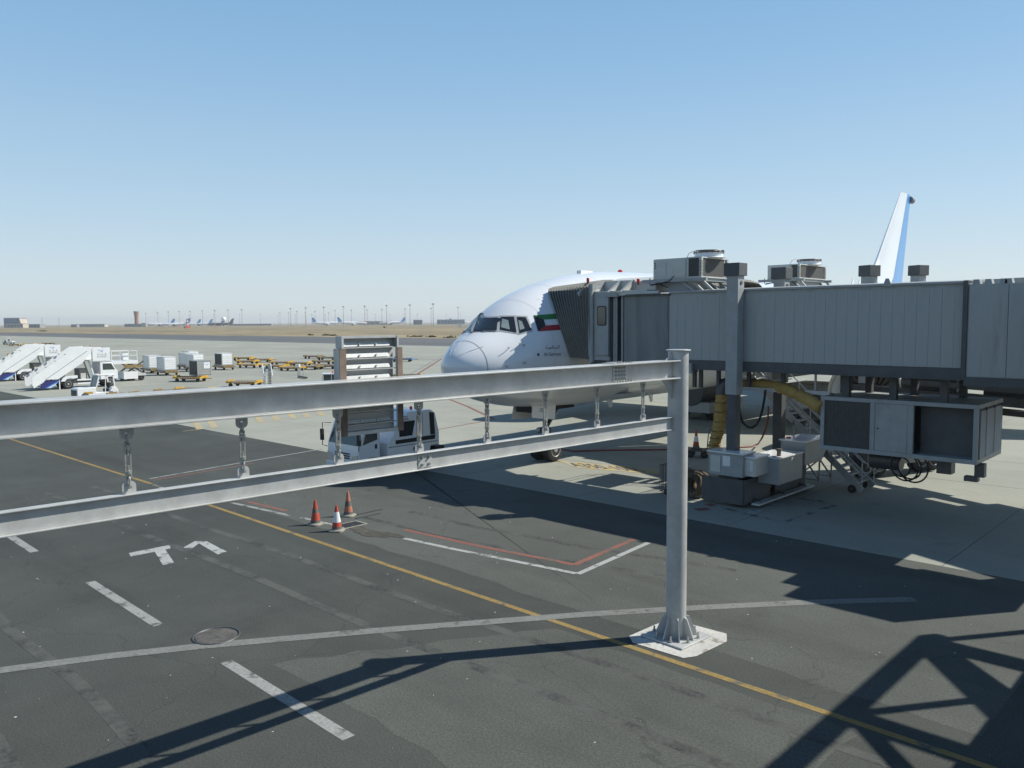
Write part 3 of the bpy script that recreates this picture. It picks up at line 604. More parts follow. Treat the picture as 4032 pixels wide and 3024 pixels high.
obj('lettering', decal_text('\uFE94\uFEF4\uFEE4\uFEDF\uFE8E\uFEB4\uFEDF\uFE8D', [(2148, 1361), (2202, 1358), (2202, 1376), (2148, 1378)]), ink, plane_, world=True)
obj('lettering', decal_text('Al-Salmiya', [(2141, 1389), (2208, 1386), (2208, 1404), (2141, 1406)]), ink, plane_, world=True)
pp = hit(2119, 1396, 0.0); nn = (pp - (AM @ Vector((0, (AI @ pp).y, (AI @ pp).z)))).normalized()
obj('static_port', MB().cyl(pp, pp + nn * 0.03, 0.055, n=16), steel_dark, plane_, world=True)
for t in (3.55, 5.35, 7.95, 10.6, 13.4, 16.4, 19.6):
    obj('panel_seam', MB().loft([fring(t - 0.006, 72, 0.0025), fring(t + 0.006, 72, 0.0025)], cap=False), seamlt, plane_, smooth=60)
for zq in (3.15, 4.45, 7.1):
    mbq = MB()
    for sx in (1, -1):
        vs_ = []
        for k in range(60):
            t = 3.6 + k * 0.45; a, b, hw = cat(t); zc = (a + b) / 2; q = (zq - zc) / ((a - zc) if zq > zc else (zc - b)); q = max(-1, min(1, q)); xx = hw * math.sqrt(1 - q * q) + 0.0025; vs_ += [Vector((sx * xx, t, zq - 0.006)), Vector((sx * xx, t, zq + 0.006))]
        mbq.add(vs_, [(2 * k, 2 * k + 2, 2 * k + 3, 2 * k + 1) for k in range(59)])
    o = obj('panel_seam', mbq, seamlt, plane_, smooth=60)
for px, py in ((2046, 1356), (2062, 1362), (2003, 1372)):
    pp = hit(px, py, 0.0); qq = hit(px, py, 0.12); obj('air_data_probe', MB().tube([pp, qq, qq + Vector((0, -0.10, 0))], 0.014, 6), steel_dark, plane_, world=True)
for q in ([(2058, 1425), (2072, 1424), (2072, 1433), (2058, 1434)], [(1990, 1440), (2000, 1439), (2000, 1446), (1990, 1447)]):
    obj('placard', patch(q, 2, 2, 0.008), seamlt, plane_, world=True)
# passenger doors and window row on both sides
def side_pt(t, z, sx, off):
    a, b, hw = cat(t); zc = (a + b) / 2; q = (z - zc) / ((a - zc) if z > zc else (zc - b)); return Vector((sx * (hw * math.sqrt(max(0, 1 - q * q)) + off), t, z))
def side_patch(t0, t1, z0, z1, sx, off, nt_=2, nz=6):
    vs = [side_pt(t0 + (t1 - t0) * i / nt_, z0 + (z1 - z0) * j / nz, sx, off) for j in range(nz + 1) for i in range(nt_ + 1)]
    return MB().add(vs, [(j * (nt_ + 1) + i, j * (nt_ + 1) + i + 1, (j + 1) * (nt_ + 1) + i + 1, (j + 1) * (nt_ + 1) + i) for j in range(nz) for i in range(nt_)])
for sx in (1, -1):
    for t in (6.6, 17.5, 34, 47):
        d = obj('passenger_door', side_patch(t, t + 1.07, 4.75, 6.65, sx, 0.008), airwhite, plane_, smooth=60)
        fr = MB()
        for a, b, c, e in ((t - 0.03, t, 4.72, 6.68), (t + 1.07, t + 1.1, 4.72, 6.68), (t, t + 1.07, 6.65, 6.68), (t, t + 1.07, 4.72, 4.75)):
            q = side_patch(a, b, c, e, sx, 0.006, 1, 6); fr.add(q.v, q.f)
        obj('door_seal', fr, seam, d)
wrow = MB()
for sx in (1, -1):
    for k in range(62):
        t = 9 + k * 0.56
        if any(abs(t - q - 0.5) < 0.9 for q in (6.6, 17.5, 34)): continue
        q = side_patch(t, t + 0.24, 5.75, 6.10, sx, 0.007, 1, 3); wrow.add(q.v, q.f)
o = obj('cabin_window', wrow, glass, plane_); o['kind'] = 'stuff'
# nose gear
def ap(px, py, lx):
    o = AI @ EYE; d = AI.to_3x3() @ ray(px, py); return o + d * ((lx - o.x) / d.x)
gt = ap(2150, 1800, 0).y
ng = obj('nose_gear', MB().cyl((0, gt, 0.55), (0, gt - 0.05, 2.6), 0.13, n=14).cyl((0, gt, 0.5), (0, gt, 1.3), 0.09, n=12).bar((0, gt - 0.05, 1.4), (0, gt + 1.0, 2.5), 0.12).box(-0.22, gt - 0.3, 1.25, 0.22, gt + 0.1, 1.5).cyl((-0.45, gt, 0.55), (0.45, gt, 0.55), 0.07), steel_dark, plane_)
obj('taxi_light', MB().cyl((-0.2, gt - 0.32, 1.4), (-0.2, gt - 0.25, 1.4), 0.1, n=14).cyl((0.2, gt - 0.32, 1.4), (0.2, gt - 0.25, 1.4), 0.1, n=14), alu, ng)
def wheel(name, par, c, r, wd, ax=(1, 0, 0), tyre=rubber, rim=alu, n=28):
    c = Vector(c); a = Vector(ax).normalized(); e = a.cross(Vector((0, 0, 1))).normalized()
    rings = []
    for q, rr in ((-0.5, 0.62), (-0.5, 0.86), (-0.42, 0.97), (-0.25, 1), (0.25, 1), (0.42, 0.97), (0.5, 0.86), (0.5, 0.62)):
        rings.append([c + a * wd * q + (e * math.cos(t) + Vector((0, 0, 1)) * math.sin(t)) * r * rr for t in (2 * math.pi * k / n for k in range(n))])
    o = obj(name, MB().loft(rings), tyre, par)
    mb = MB()
    for sgn in (-1, 1):
        p = c + a * wd * 0.47 * sgn
        prof = [(0.60, 0.05), (0.56, 0.06), (0.50, -0.02), (0.25, -0.03), (0.2, 0.08), (0.0, 0.09)]
        mb.loft([[p + a * sgn * (zz2 * r) + (e * math.cos(t) + Vector((0, 0, 1)) * math.sin(t)) * r * max(rr, 0.01) for t in (2 * math.pi * k / 20 for k in range(20))] for rr, zz2 in prof], cap=False)
    obj('rim', mb, rim, o); return o
for sx in (-0.36, 0.36): wheel('wheel', ng, (sx, gt, 0.54), 0.54, 0.40)
dp = [ap(2095, 1583, 0.42), ap(2187, 1590, 0.42), ap(2184, 1652, 0.42), ap(2095, 1645, 0.42)]
obj('gear_door', MB().plate(dp, 0.04), airwhite, plane_)
t0, t1 = dp[0].y, dp[1].y
uvz = text_geo('OE'); q0 = ap(2125, 1622, 0.445); q1 = ap(2139, 1622, 0.445); q2 = ap(2125, 1607, 0.445)
obj('lettering', MB().add([q0 + (q1 - q0) * a + (q2 - q0) * b for a, b in uvz[0]], uvz[1]), ink, plane_)
obj('gear_door', MB().plate([(-0.48, t0 - 0.15, 2.62), (-0.48, t1 + 0.3, 2.55), (-0.62, t1 + 0.3, 1.88), (-0.62, t0 - 0.15, 1.95)], 0.04), airbelly, plane_)
obj('gear_door', MB().plate([(-0.46, t1 + 0.35, 2.5), (-0.46, t1 + 1.3, 2.45), (-0.5, t1 + 1.3, 1.9), (-0.5, t1 + 0.35, 1.9)], 0.04), airbelly, plane_)
obj('wheel_well', MB().box(-0.40, t0 - 0.1, 2.30, 0.40, t1 + 1.4, 2.62), rubber, plane_)
for t, zz_, l in ((10.2, 2.3, 0.5), (14.0, 2.28, 0.35)):
    obj('belly_antenna', MB().plate([(0.3, t, zz_ + 0.1), (0.3, t + l, zz_ + 0.1), (0.3, t + l, zz_ - 0.25), (0.3, t + l * 0.5, zz_ - 0.28)], 0.04), airwhite, plane_)
obj('drain_mast', MB().bar((1.6, 9.0, 2.86), (1.9, 9.9, 2.86), 0.28, 0.03), seam, plane_)
# wings, engines, tail
def wing(sx):
    rings = []
    for s_, le, ch, z, th in ((2.6, 20.5, 11.5, 3.3, 1.35), (6, 22.6, 9.6, 3.75, 1.1), (10.5, 25.4, 7.4, 4.3, 0.8), (18, 30.2, 4.6, 5.1, 0.5), (27, 36, 2.4, 6.1, 0.26), (30, 38.6, 1.0, 6.5, 0.1)):
        g = []
        for q, tt in ((0, 0), (0.03, 0.25), (0.12, 0.46), (0.3, 0.6), (0.55, 0.48), (0.8, 0.24), (1, 0.02), (1, -0.02), (0.8, -0.1), (0.5, -0.36), (0.25, -0.45), (0.08, -0.3)):
            g.append(Vector((sx * s_, le + ch * q, z + th * tt - (q - 0.3) * ch * 0.02)))
        rings.append(g)
    obj('wing', MB().loft(rings), airbelly, plane_, smooth=40)
    ex, et, ez = sx * 9.7, 18.2, 2.62
    prof = [(1.48, 1.1), (1.62, 0.25), (1.74, 0.0), (1.9, 0.35), (2.0, 1.6), (1.95, 3.2), (1.7, 4.9), (1.45, 5.6)]
    e = obj('engine_nacelle', MB().loft([[Vector((ex + r_ * math.cos(t), et + y_, ez + r_ * math.sin(t))) for t in (2 * math.pi * k / 40 for k in range(40))] for r_, y_ in prof], cap=False), airwhite, plane_, smooth=60)
    obj('inlet_lip', MB().torus((ex, et + 0.02, ez), (0, 1, 0), 1.70, 0.10, 40, 8), alu, e)
    mb = MB().cyl((ex, et + 1.2, ez), (ex, et + 1.25, ez), 1.5, n=40)
    obj('fan_disc', mb, steel_dark, e); mb = MB()
    for k in range(22):
        t = 2 * math.pi * k / 22; d = Vector((math.cos(t), 0, math.sin(t))); f = Vector((-math.sin(t), 0, math.cos(t)))
        c = Vector((ex, et + 1.05, ez)); mb.plate([c + d * 0.4 - f * 0.08, c + d * 1.44 - f * 0.2, c + d * 1.44 + f * 0.16 + Vector((0, 0.12, 0)), c + d * 0.4 + f * 0.08 + Vector((0, 0.12, 0))], 0.02)
    obj('fan_blade', mb, steel_dark, e)
    obj('spinner', MB().loft([[Vector((ex + r_ * math.cos(t), et + y_, ez + r_ * math.sin(t))) for t in (2 * math.pi * k / 20 for k in range(20))] for r_, y_ in ((0.01, 0.35), (0.2, 0.5), (0.36, 0.85), (0.42, 1.2))]), fargrey, e)
    obj('exhaust_cone', MB().loft([[Vector((ex + r_ * math.cos(t), et + y_, ez + r_ * math.sin(t))) for t in (2 * math.pi * k / 24 for k in range(24))] for r_, y_ in ((1.25, 4.8), (1.05, 6.6), (0.7, 7.2), (0.1, 8.2))]), fargrey, e)
    obj('pylon', MB().plate([(ex, et + 1.2, ez + 1.9), (ex, et + 5.0, ez + 1.2), (ex, et + 9, 4.1), (ex, et + 6.2, 4.35)], 0.3), airbelly, e)
    mg = obj('main_gear', MB().cyl((sx * 5.4, 29.5, 0.9), (sx * 5.2, 29.4, 3.6), 0.25, n=14).bar((sx * 5.4, 28.0, 0.75), (sx * 5.4, 31.0, 0.75), 0.3), steel_dark, plane_)
    for tt in (28.05, 29.5, 30.95):
        for dx in (-0.7, 0.7): wheel('wheel', mg, (sx * 5.4 + dx, tt, 0.65), 0.65, 0.5, n=20)
    rings = []
    for s_, le, ch, z, th in ((0.8, 51.5, 6.6, 7.6, 0.8), (5, 54.6, 4.4, 8.1, 0.5), (10.5, 58.6, 2.2, 8.8, 0.2)):
        rings.append([Vector((sx * s_, le + ch * q, z + th * tt)) for q, tt in ((0, 0), (0.1, 0.4), (0.4, 0.5), (1, 0), (0.4, -0.5), (0.1, -0.4))])
    obj('tailplane', MB().loft(rings), airwhite, plane_)
for sx in (1, -1): wing(sx)
fa, fb, fc, fd = ap(3547, 757, 0), ap(3571, 757, 0), ap(3512, 1112, 0), ap(3446, 1102, 0)
def finsec(le, te, z, th, part):
    ch = te - le; qs = [(0, 0), (0.05, 0.3), (0.2, 0.48), (0.4, 0.5), (0.68, 0.3)] if part == 0 else [(0.685, 0.3), (1.0, 0.03)]
    pts = [(q, t_) for q, t_ in qs]; return [Vector((th * t_, le + ch * q, z)) for q, t_ in pts] + [Vector((-th * t_, le + ch * q, z)) for q, t_ in reversed(pts)]
zr, ztp = 8.3, fa.z; lt, tt_ = fa.y, fa.y + 2.9
lr, tr_ = lt - 8.6, tt_ - 2.2
print('FIN', fa, fb, fc, fd)
lv = []
for k in range(7):
    q = k / 6; lv.append((lr + (lt - lr) * q - (1.6 * (1 - q / 0.15) if q < 0.15 else 0), tr_ + (tt_ - tr_) * q, zr + (ztp - zr) * q, 1.15 - 0.85 * q))
obj('tail_fin', MB().loft([finsec(a, b, z, th, 0) for a, b, z, th in lv]), airwhite, plane_, smooth=40)
obj('rudder', MB().loft([finsec(a, b, z, th, 1) for a, b, z, th in lv]), airblue, plane_, smooth=40)
mb = MB()
for sgn in (1, -1):
    pts = []
    for a, b, z, th in lv:
        for q in (0.54, 0.61, 0.68):
            t_ = 0.5 - (q - 0.4) / 0.28 * 0.2; pts.append(Vector((sgn * (th * t_ + 0.012), a + (b - a) * q, z)))
    mb.add(pts, [(3 * k + i, 3 * k + i + 1, 3 * k + i + 4, 3 * k + i + 3) for k in range(6) for i in range(2)])
obj('tail_marking', mb, airblue, plane_)
obj('fin_tip_light', MB().cyl((0, tt_ - 0.2, ztp - 0.35), (0, tt_ + 0.5, ztp - 0.4), 0.28, n=12), fargrey, plane_)
bq = ap(2295, 1064, 0); bq2 = ap(2442, 1065, 0)
def roof_z(t): return cat(t)[0]
obj('roof_antenna', MB().box(-0.12, bq.y - 0.3, roof_z(bq.y) - 0.05, 0.12, bq.y + 0.6, roof_z(bq.y) + 0.10), airwhite, plane_)
obj('anti_collision_beacon', MB().lathe([(0.13, 0), (0.12, 0.08), (0.05, 0.14)], (0, bq2.y, roof_z(bq2.y) - 0.02), 16), redlens, plane_)
for px in (3355, 3382):
    p = ap(px, 1105, 0); obj('blade_antenna', MB().plate([(0, p.y - 0.3, roof_z(p.y) - 0.05), (0, p.y + 0.2, roof_z(p.y) - 0.05), (0, p.y + 0.3, roof_z(p.y) + 0.75), (0, p.y + 0.1, roof_z(p.y) + 0.75)], 0.05), airwhite, plane_)

# ------------------------------------------------------------------ boarding bridge
def hood(cabx, y0, y1, z0, z1, par, near_px=None, contact=None, nf=15, world=True):
    # folded canopy between the cab rim and the skin of the aircraft
    n = 26; rim = []
    for k in range(n + 1):
        q = k / n
        if q < 0.4: rim.append((y0, z0 + (z1 - z0) * q / 0.4))
        elif q < 0.6: rim.append((y0 + (y1 - y0) * (q - 0.4) / 0.2, z1 + 0.12 * math.sin(math.pi * (q - 0.4) / 0.2)))
        else: rim.append((y1, z1 - (z1 - z0) * (q - 0.6) / 0.4))
    ctr = Vector((0, (y0 + y1) / 2, (z0 + z1) / 2))
    def con(k):
        y, z = rim[k]; return contact(y, z)
    rings = []
    for i in range(2 * nf + 1):
        t = i / (2 * nf); g = []
        for k in range(n + 1):
            a = Vector((cabx, rim[k][0], rim[k][1])); b = con(k); p = a.lerp(b, t)
            o = (Vector((0, p.y, p.z)) - Vector((0, ctr.y, ctr.z))).normalized()
            g.append(p + o * (0.13 if i % 2 else 0.0) * (0.35 + 0.65 * min(1, (p.z - z0) / (z1 - z0) + 0.25)))
        rings.append(g)
    m_ = n + 1; vs = [p for g in rings for p in g]
    fs = [(i * m_ + k, i * m_ + k + 1, (i + 1) * m_ + k + 1, (i + 1) * m_ + k) for i in range(2 * nf) for k in range(n)]
    o = obj('bellows_canopy', MB().add(vs, fs), bellow, par, world=True, smooth=0, recalc=False)
    for i in range(1, 2 * nf, 2): obj('fold_edge', MB().tube([p + Vector((0, -0.006 if k < 13 else 0.006, 0)) for k, p in enumerate(rings[i])], 0.014, 5), foldm, o, world=True)
    return o
def skin(y, z):
    h = BV.ray_cast(Vector((-10, y, z)), Vector((-1, 0, 0)))[0]; return h
bridge = thing('boarding_bridge', 'grey boarding bridge with a bellows canopy docked at the airliner\'s front door', 'boarding bridge', (-13.3, 26.5, 0))
NY, FY = 25.0, 27.75
def contact1(y, z):
    zc = min(max(z, 4.75), 7.6); lean = (zc - 4.75) / 2.85
    yy = y + (-0.15 - 0.95 * lean if y < 26.5 else 0.3 * lean) if True else y
    t = (y - NY) / (FY - NY); yy = y + (1 - t) * (0.9 - 2.1 * lean ** 1.3) * 0.8
    h = skin(yy, min(zc, 7.45)); return h + Vector((0.03, 0, 0))
nearpx = [((2245, 1402)), (2238, 1385), (2215, 1310), (2188, 1230), (2168, 1180), (2156, 1148)]
near3 = [hit(*p, 0.03) for p in nearpx]
def contact1(y, z):
    lean = min(1, max(0, (z - 4.75) / (7.55 - 4.75))) * (len(near3) - 1); i = min(int(lean), len(near3) - 2); a = near3[i].lerp(near3[i + 1], lean - i)
    t = max(0, (y - NY) / (FY - NY))
    if t < 0.02: return a
    h = skin(a.y + t * (FY - NY), min(a.z + 0.12 * math.sin(math.pi * t), 7.9)); return (h if h else a) + Vector((0.03, 0, 0))
hood(-19.5, NY - 0.02, FY, 4.74, 7.58, bridge, contact=contact1)
# cab
zc0, zc1 = 4.68, 7.28
cab = obj('cab', MB().box(-19.42, NY, zc0, -18.66, FY, zc1).box(-18.659, NY + 0.5, zc0, -18.12, FY - 0.01, zc1 - 0.01), bgrey2, bridge, world=True, bevel=0.015)
obj('canopy_frame', MB().box(-19.58, NY - 0.08, 4.6, -19.42, NY + 0.10, 7.62).box(-19.58, FY - 0.10, 4.6, -19.42, FY + 0.08, 7.62).box(-19.58, NY + 0.1, 7.45, -19.42, FY - 0.1, 7.62), bgrey2, cab, world=True)
d0, d1 = Y(2347, 1300, NY).x, Y(2399, 1300, NY).x
dz1, dz0 = Y(2370, 1170, NY).z, Y(2370, 1402, NY).z
dr = obj('service_door', MB().box(d0, NY - 0.05, dz0 + 0.02, d1, NY - 0.002, dz1), bgrey2, bridge, world=True, bevel=0.02)
w0, w1, wz1, wz0 = Y(2356, 1250, NY).x, Y(2389, 1250, NY).x, Y(2372, 1207, NY).z, Y(2372, 1280, NY).z
def rr_poly(a0, a1, b0, b1, r, n=5):
    out = []
    for cx, cz, s in ((a1 - r, b1 - r, 0), (a0 + r, b1 - r, 90), (a0 + r, b0 + r, 180), (a1 - r, b0 + r, 270)):
        for k in range(n + 1): t = R(s + 90 * k / n); out.append((cx + r * math.cos(t), cz + r * math.sin(t)))
    return out
obj('window_gasket', MB().prism(rr_poly(w0 - 0.02, w1 + 0.02, wz0 - 0.02, wz1 + 0.02, 0.09), 'y', NY - 0.066, NY - 0.05), rubber, dr, world=True)
obj('window_pane', MB().prism(rr_poly(w0 + 0.015, w1 - 0.015, wz0 + 0.015, wz1 - 0.015, 0.07), 'y', NY - 0.071, NY - 0.066), cabglass, dr, world=True)
obj('door_post', MB().box(Y(2322, 1300, NY).x, NY - 0.09, dz0, Y(2334, 1300, NY).x, NY - 0.002, dz1 - 0.05), bgrey2, bridge, world=True)
obj('corner_post', MB().box(Y(2405, 1300, NY).x, NY - 0.06, dz0 - 0.02, Y(2399, 1300, NY).x, NY, zc1), bdark, bridge, world=True)
xg0, xg1 = -18.12, Y(2455, 1300, NY).x
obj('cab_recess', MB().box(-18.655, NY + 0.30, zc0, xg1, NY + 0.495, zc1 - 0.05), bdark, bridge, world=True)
for px in (2416, 2424, 2447):
    x = Y(px, 1300, NY).x; obj('guide_rail', MB().cyl((x, NY + 0.06, zc0), (x, NY + 0.06, zc1 - 0.08), 0.045, n=10), bgrey2, bridge, world=True)
# roof gear of the cab
fz = Y(2400, 1107, NY + 0.7).z
cr = obj('cab_parapet', MB().box(-19.45, NY + 0.70, zc1, Y(2500, 1120, NY + 0.7).x, NY + 0.74, fz).box(-19.45, NY + 0.02, zc1, -17.0, NY + 0.7, zc1 + 0.05), acgrey, bridge, world=True)
for px in (2327, 2380, 2443, 2492):
    x = Y(px, 1107, NY + 0.70).x
    obj('gusset', MB().plate([(x, NY + 0.70, fz), (x, NY + 0.70, zc1 + 0.05), (x + 0.0, NY - 0.10, zc1 - 0.12), (x + 0.0, NY - 0.12, zc1 + 0.0)], 0.03), acgrey, cr, world=True)
    obj('gusset_flange', MB().bar((x, NY + 0.70, fz + 0.01), (x, NY - 0.12, zc1 + 0.0), 0.10, 0.015), steel, cr, world=True)
obj('cab_ridge', MB().prism([(NY + 0.75, fz - 0.05), (NY + 1.6, fz + 0.14), (FY - 0.3, fz - 0.05), (FY - 0.3, zc1), (NY + 0.75, zc1)], 'x', -19.4, -17.1), acgrey, bridge, world=True)
obj('roof_rail', MB().box(Y(2440, 1150, NY).x, NY - 0.10, 7.14, Y(2598, 1150, NY).x, NY + 0.05, 7.27), acgrey, bridge, world=True)
obj('roof_rail', MB().box(Y(2395, 1150, NY).x, NY - 0.14, 7.10, Y(2440, 1150, NY).x, NY + 0.05, 7.28), bgrey2, bridge, world=True)
def beacon(x, y, z, mat, par, h=0.24, r=0.06):
    b = obj('warning_lamp', MB().cyl((x, y, z), (x, y, z + h * 0.35), r * 0.7, n=12), steel_dark, par, world=True)
    obj('lens', MB().lathe([(r, z + h * 0.35), (r, z + h * 0.85), (r * 0.6, z + h)], (x, y, 0), 14), mat, b, world=True); return b
p = Y(2315, 1118, NY + 0.3); beacon(p.x, p.y, p.z, redlens, bridge); p = Y(2513, 1122, NY + 0.6); beacon(p.x, p.y, p.z, redlens, bridge)
# curved slatted curtain between cab and tunnel
x0c, x1c = Y(2455, 1300, NY).x, -16.02
nS = 24; ce = Vector(((x0c + x1c) / 2 + 0.25, NY + 2.0)); pts = []
for k in range(nS * 2 + 1):
    q = k / (nS * 2); x = x0c + (x1c - x0c) * q; b = 0.28 * math.sin(math.pi * q) ** 0.8; pts.append((x, NY - b * 0.7 + 0.05 + (0.06 if k % 2 else 0)))
obj('slat_curtain', MB().prism(pts + [(x1c, NY + 1.2), (x0c, NY + 1.2)], 'z', 4.66, 7.12), bgrey, bridge, world=True, smooth=0)
obj('curtain_rim', MB().prism([(x0c - 0.03, NY + 0.02)] + [(x0c + (x1c - x0c) * k / 12, NY - 0.05 - 0.28 * 0.7 * math.sin(math.pi * k / 12) ** 0.8) for k in range(13)] + [(x1c + 0.08, NY + 0.1), (x1c, NY + 1.2), (x0c, NY + 1.2)], 'z', 7.12, 7.17), bdark, bridge, world=True)
obj('curtain_core', MB().box(x0c, NY + 1.2, 4.66, -16.0, FY, 7.14), bgrey, bridge, world=True)
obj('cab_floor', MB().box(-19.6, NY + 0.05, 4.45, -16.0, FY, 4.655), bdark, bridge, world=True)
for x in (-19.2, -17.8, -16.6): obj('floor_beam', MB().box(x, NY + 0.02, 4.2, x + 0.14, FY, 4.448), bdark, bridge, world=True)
# inner tunnel: core, wall panels, sills
TX0, TX1, TZ0, TZ1 = -16.0, -6.4, 4.72, 7.20
obj('tunnel', MB().box(TX0, NY + 0.03, TZ0, TX1, FY - 0.03, TZ1 - 0.03), bgrey, bridge, world=True)
npan = 29; pwid = (TX1 - TX0) / npan
pm = MB().box(0.0025, 0, 0.10, pwid - 0.0025, 0.05, TZ1 - TZ0 - 0.14); pme = mesh_of('wall_panel', pm, bgrey, smooth=0); O = worldloc(bridge)
for k in range(npan):
    for yy, sgn in ((NY - 0.022, 1), (FY + 0.022, -1)):
        if sgn < 0: continue
        o = link('wall_panel', pme, bridge); o.location = Vector((TX0 + k * pwid, yy + rnd.uniform(-0.003, 0.003), TZ0)) - O
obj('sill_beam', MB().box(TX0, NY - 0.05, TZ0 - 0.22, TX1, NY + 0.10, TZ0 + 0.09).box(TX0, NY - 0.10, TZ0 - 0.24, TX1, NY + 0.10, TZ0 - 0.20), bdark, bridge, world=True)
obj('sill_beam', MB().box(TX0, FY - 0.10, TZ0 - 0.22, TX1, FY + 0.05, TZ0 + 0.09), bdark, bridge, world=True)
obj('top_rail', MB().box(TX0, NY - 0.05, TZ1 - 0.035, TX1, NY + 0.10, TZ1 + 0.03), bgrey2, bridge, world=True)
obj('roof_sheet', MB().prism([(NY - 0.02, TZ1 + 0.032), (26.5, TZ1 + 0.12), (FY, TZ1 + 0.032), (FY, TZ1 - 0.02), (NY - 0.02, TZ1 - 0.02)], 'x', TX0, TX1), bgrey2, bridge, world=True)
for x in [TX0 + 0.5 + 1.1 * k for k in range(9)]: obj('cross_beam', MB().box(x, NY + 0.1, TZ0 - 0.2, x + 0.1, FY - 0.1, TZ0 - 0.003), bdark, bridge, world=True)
for px in (2665, 2735, 2760, 2830, 2950, 3085, 3320, 3525, 3720):
    x = Y(px, 1440, NY + 0.6).x; obj('hanger_post', MB().box(x - 0.06, NY + 0.55, 3.80 if px < 3200 else 3.9, x + 0.06, NY + 0.67, TZ0 - 0.2), bdark, bridge, world=True)
obj('cable_tray', MB().box(TX0 + 2.2, NY + 0.5, 3.80, TX1 - 4.0, NY + 0.95, 3.84).box(TX0 + 2.2, NY + 0.5, 3.84, TX1 - 4.0, NY + 0.52, 3.92), steel, bridge, world=True)
obj('roof_lug', MB().prism([(Y(3478, 1135, NY).x, TZ1 - 0.05), (Y(3490, 1135, NY).x, TZ1 + 0.18), (Y(3502, 1135, NY).x, TZ1 + 0.18), (Y(3516, 1135, NY).x, TZ1 - 0.05)], 'y', NY - 0.08, NY - 0.05), bgrey2, bridge, world=True)
obj('sill_box', MB().box(Y(2713, 1440, NY).x, NY - 0.2, 4.35, Y(2733, 1440, NY).x, NY - 0.055, 4.70), bgrey2, bridge, world=True)
# outer tunnel and a rotunda stub shaped for its shadow (mostly right of the picture)
OX = -6.4
obj('outer_tunnel', MB().box(OX, NY - 0.10, 4.55, -4.2, FY + 0.1, 7.13), bgrey, bridge, world=True)
obj('tunnel_collar', MB().box(OX - 0.10, NY - 0.16, 4.5, OX + 0.02, NY - 0.02, 7.20).box(OX - 0.10, NY - 0.16, 7.20, OX + 0.02, FY + 0.16, 7.24), bdark, bridge, world=True)
pm2 = mesh_of('wall_panel', MB().box(0.006, 0, 0.1, 0.94, 0.04, 2.6), bgrey, smooth=0)
for k in range(2): o = link('wall_panel', pm2, bridge); o.location = Vector((OX + 0.05 + 0.95 * k, NY - 0.135, 4.50)) - O
obj('sill_beam', MB().box(OX, NY - 0.20, 4.34, -4.2, NY - 0.1, 4.58), bdark, bridge, world=True)
for px in (3838, 3885, 3945, 3965):
    p = Y(px, 1116, NY - 0.2); obj('roof_lug', MB().prism([(p.x - 0.09, 7.13), (p.x - 0.07, 7.26), (p.x + 0.07, 7.26), (p.x + 0.10, 7.13)], 'y', NY - 0.05, NY + 0.2), bgrey2, bridge, world=True)
obj('rotunda_shadow_stub', MB().box(-3.6, 23.3, 4.5, -1.2, 25.15, 7.3).box(-4.19, 24.0, 4.6, -3.61, 25.1, 7.1), bgrey, bridge, world=True)  # unseen block, outline shaped to cast the stepped ground shadow
obj('shadow_stub_column', MB().cyl((-2.4, 24.2, 0), (-2.4, 24.2, 4.5), 0.5, n=24), bgrey2, bridge, world=True)
# lift columns
def liftcol(x, y, ztop, zend, par):
    c = obj('lift_column', MB().box(x - 0.21, y - 0.21, 3.72, x + 0.21, y + 0.21, ztop - 0.40), bgrey2, par, world=True, bevel=0.01)
    obj('column_cap', MB().box(x - 0.28, y - 0.28, ztop - 0.42, x + 0.28, y + 0.28, ztop), bdark if ztop > 0 else bgrey2, c, world=True, bevel=0.01)
    obj('inner_column', MB().box(x - 0.165, y - 0.165, zend, x + 0.165, y + 0.165, 3.75), bdark, c, world=True)
    obj('pin', MB().cyl((x + 0.2, y, 7.42), (x + 0.235, y, 7.42), 0.065, n=10), steel_dark, c, world=True); return c
CX = -13.30
liftcol(CX, 24.72, 8.07, 1.2, bridge); liftcol(CX, 28.12, 8.07, 1.0, bridge)
mb = MB()
for k in range(5):
    z = 0.95 + k * 0.16; mb.prism([(27.96, z), (28.28, z + 0.2), (28.28, z + 0.28), (27.96, z + 0.08)], 'x', CX + 0.166, CX + 0.172)
obj('warning_stripe', mb, yellow, bridge, world=True)
# drive bogie
bog = obj('drive_bogie', MB().box(CX - 0.35, 24.4, 0.85, CX + 0.35, 28.8, 1.25).box(CX - 0.55, 25.4, 0.35, CX + 0.55, 27.8, 0.85), bdark, bridge, world=True)
for yy in (24.95, 25.75, 27.45, 28.25): wheel('wheel', bog, Vector((CX, yy, 0.52)) - O, 0.52, 0.42, (1, 0, 0), rubber, bgrey2)
for px, z0, z1, y, dx, dy, mat, nm in ((2790, 1.05, 1.80, 24.15, 1.25, 0.75, bgrey2, 'control_box'), (2905, 1.10, 1.70, 24.3, 0.62, 0.9, acgrey, 'control_box')):
    x = Y(px, 1800, y).x; b = obj(nm, MB().box(x, y, z0, x + dx, y + dy, z1), mat, bog, world=True, bevel=0.015)
    obj('box_lid', MB().box(x - 0.04, y - 0.05, z1 + 0.003, x + dx + 0.04, y + dy + 0.05, z1 + 0.05), white, b, world=True)
    obj('box_door', MB().box(x + 0.08, y - 0.02, z0 + 0.1, x + 0.45, y - 0.002, z1 - 0.1), acgrey, b, world=True)
    obj('notice_plate', MB().box(x + dx * 0.42, y - 0.012, z1 - 0.42, x + dx * 0.42 + 0.28, y - 0.004, z1 - 0.08), white, b, world=True)
x = Y(2962, 1830, 25.2).x
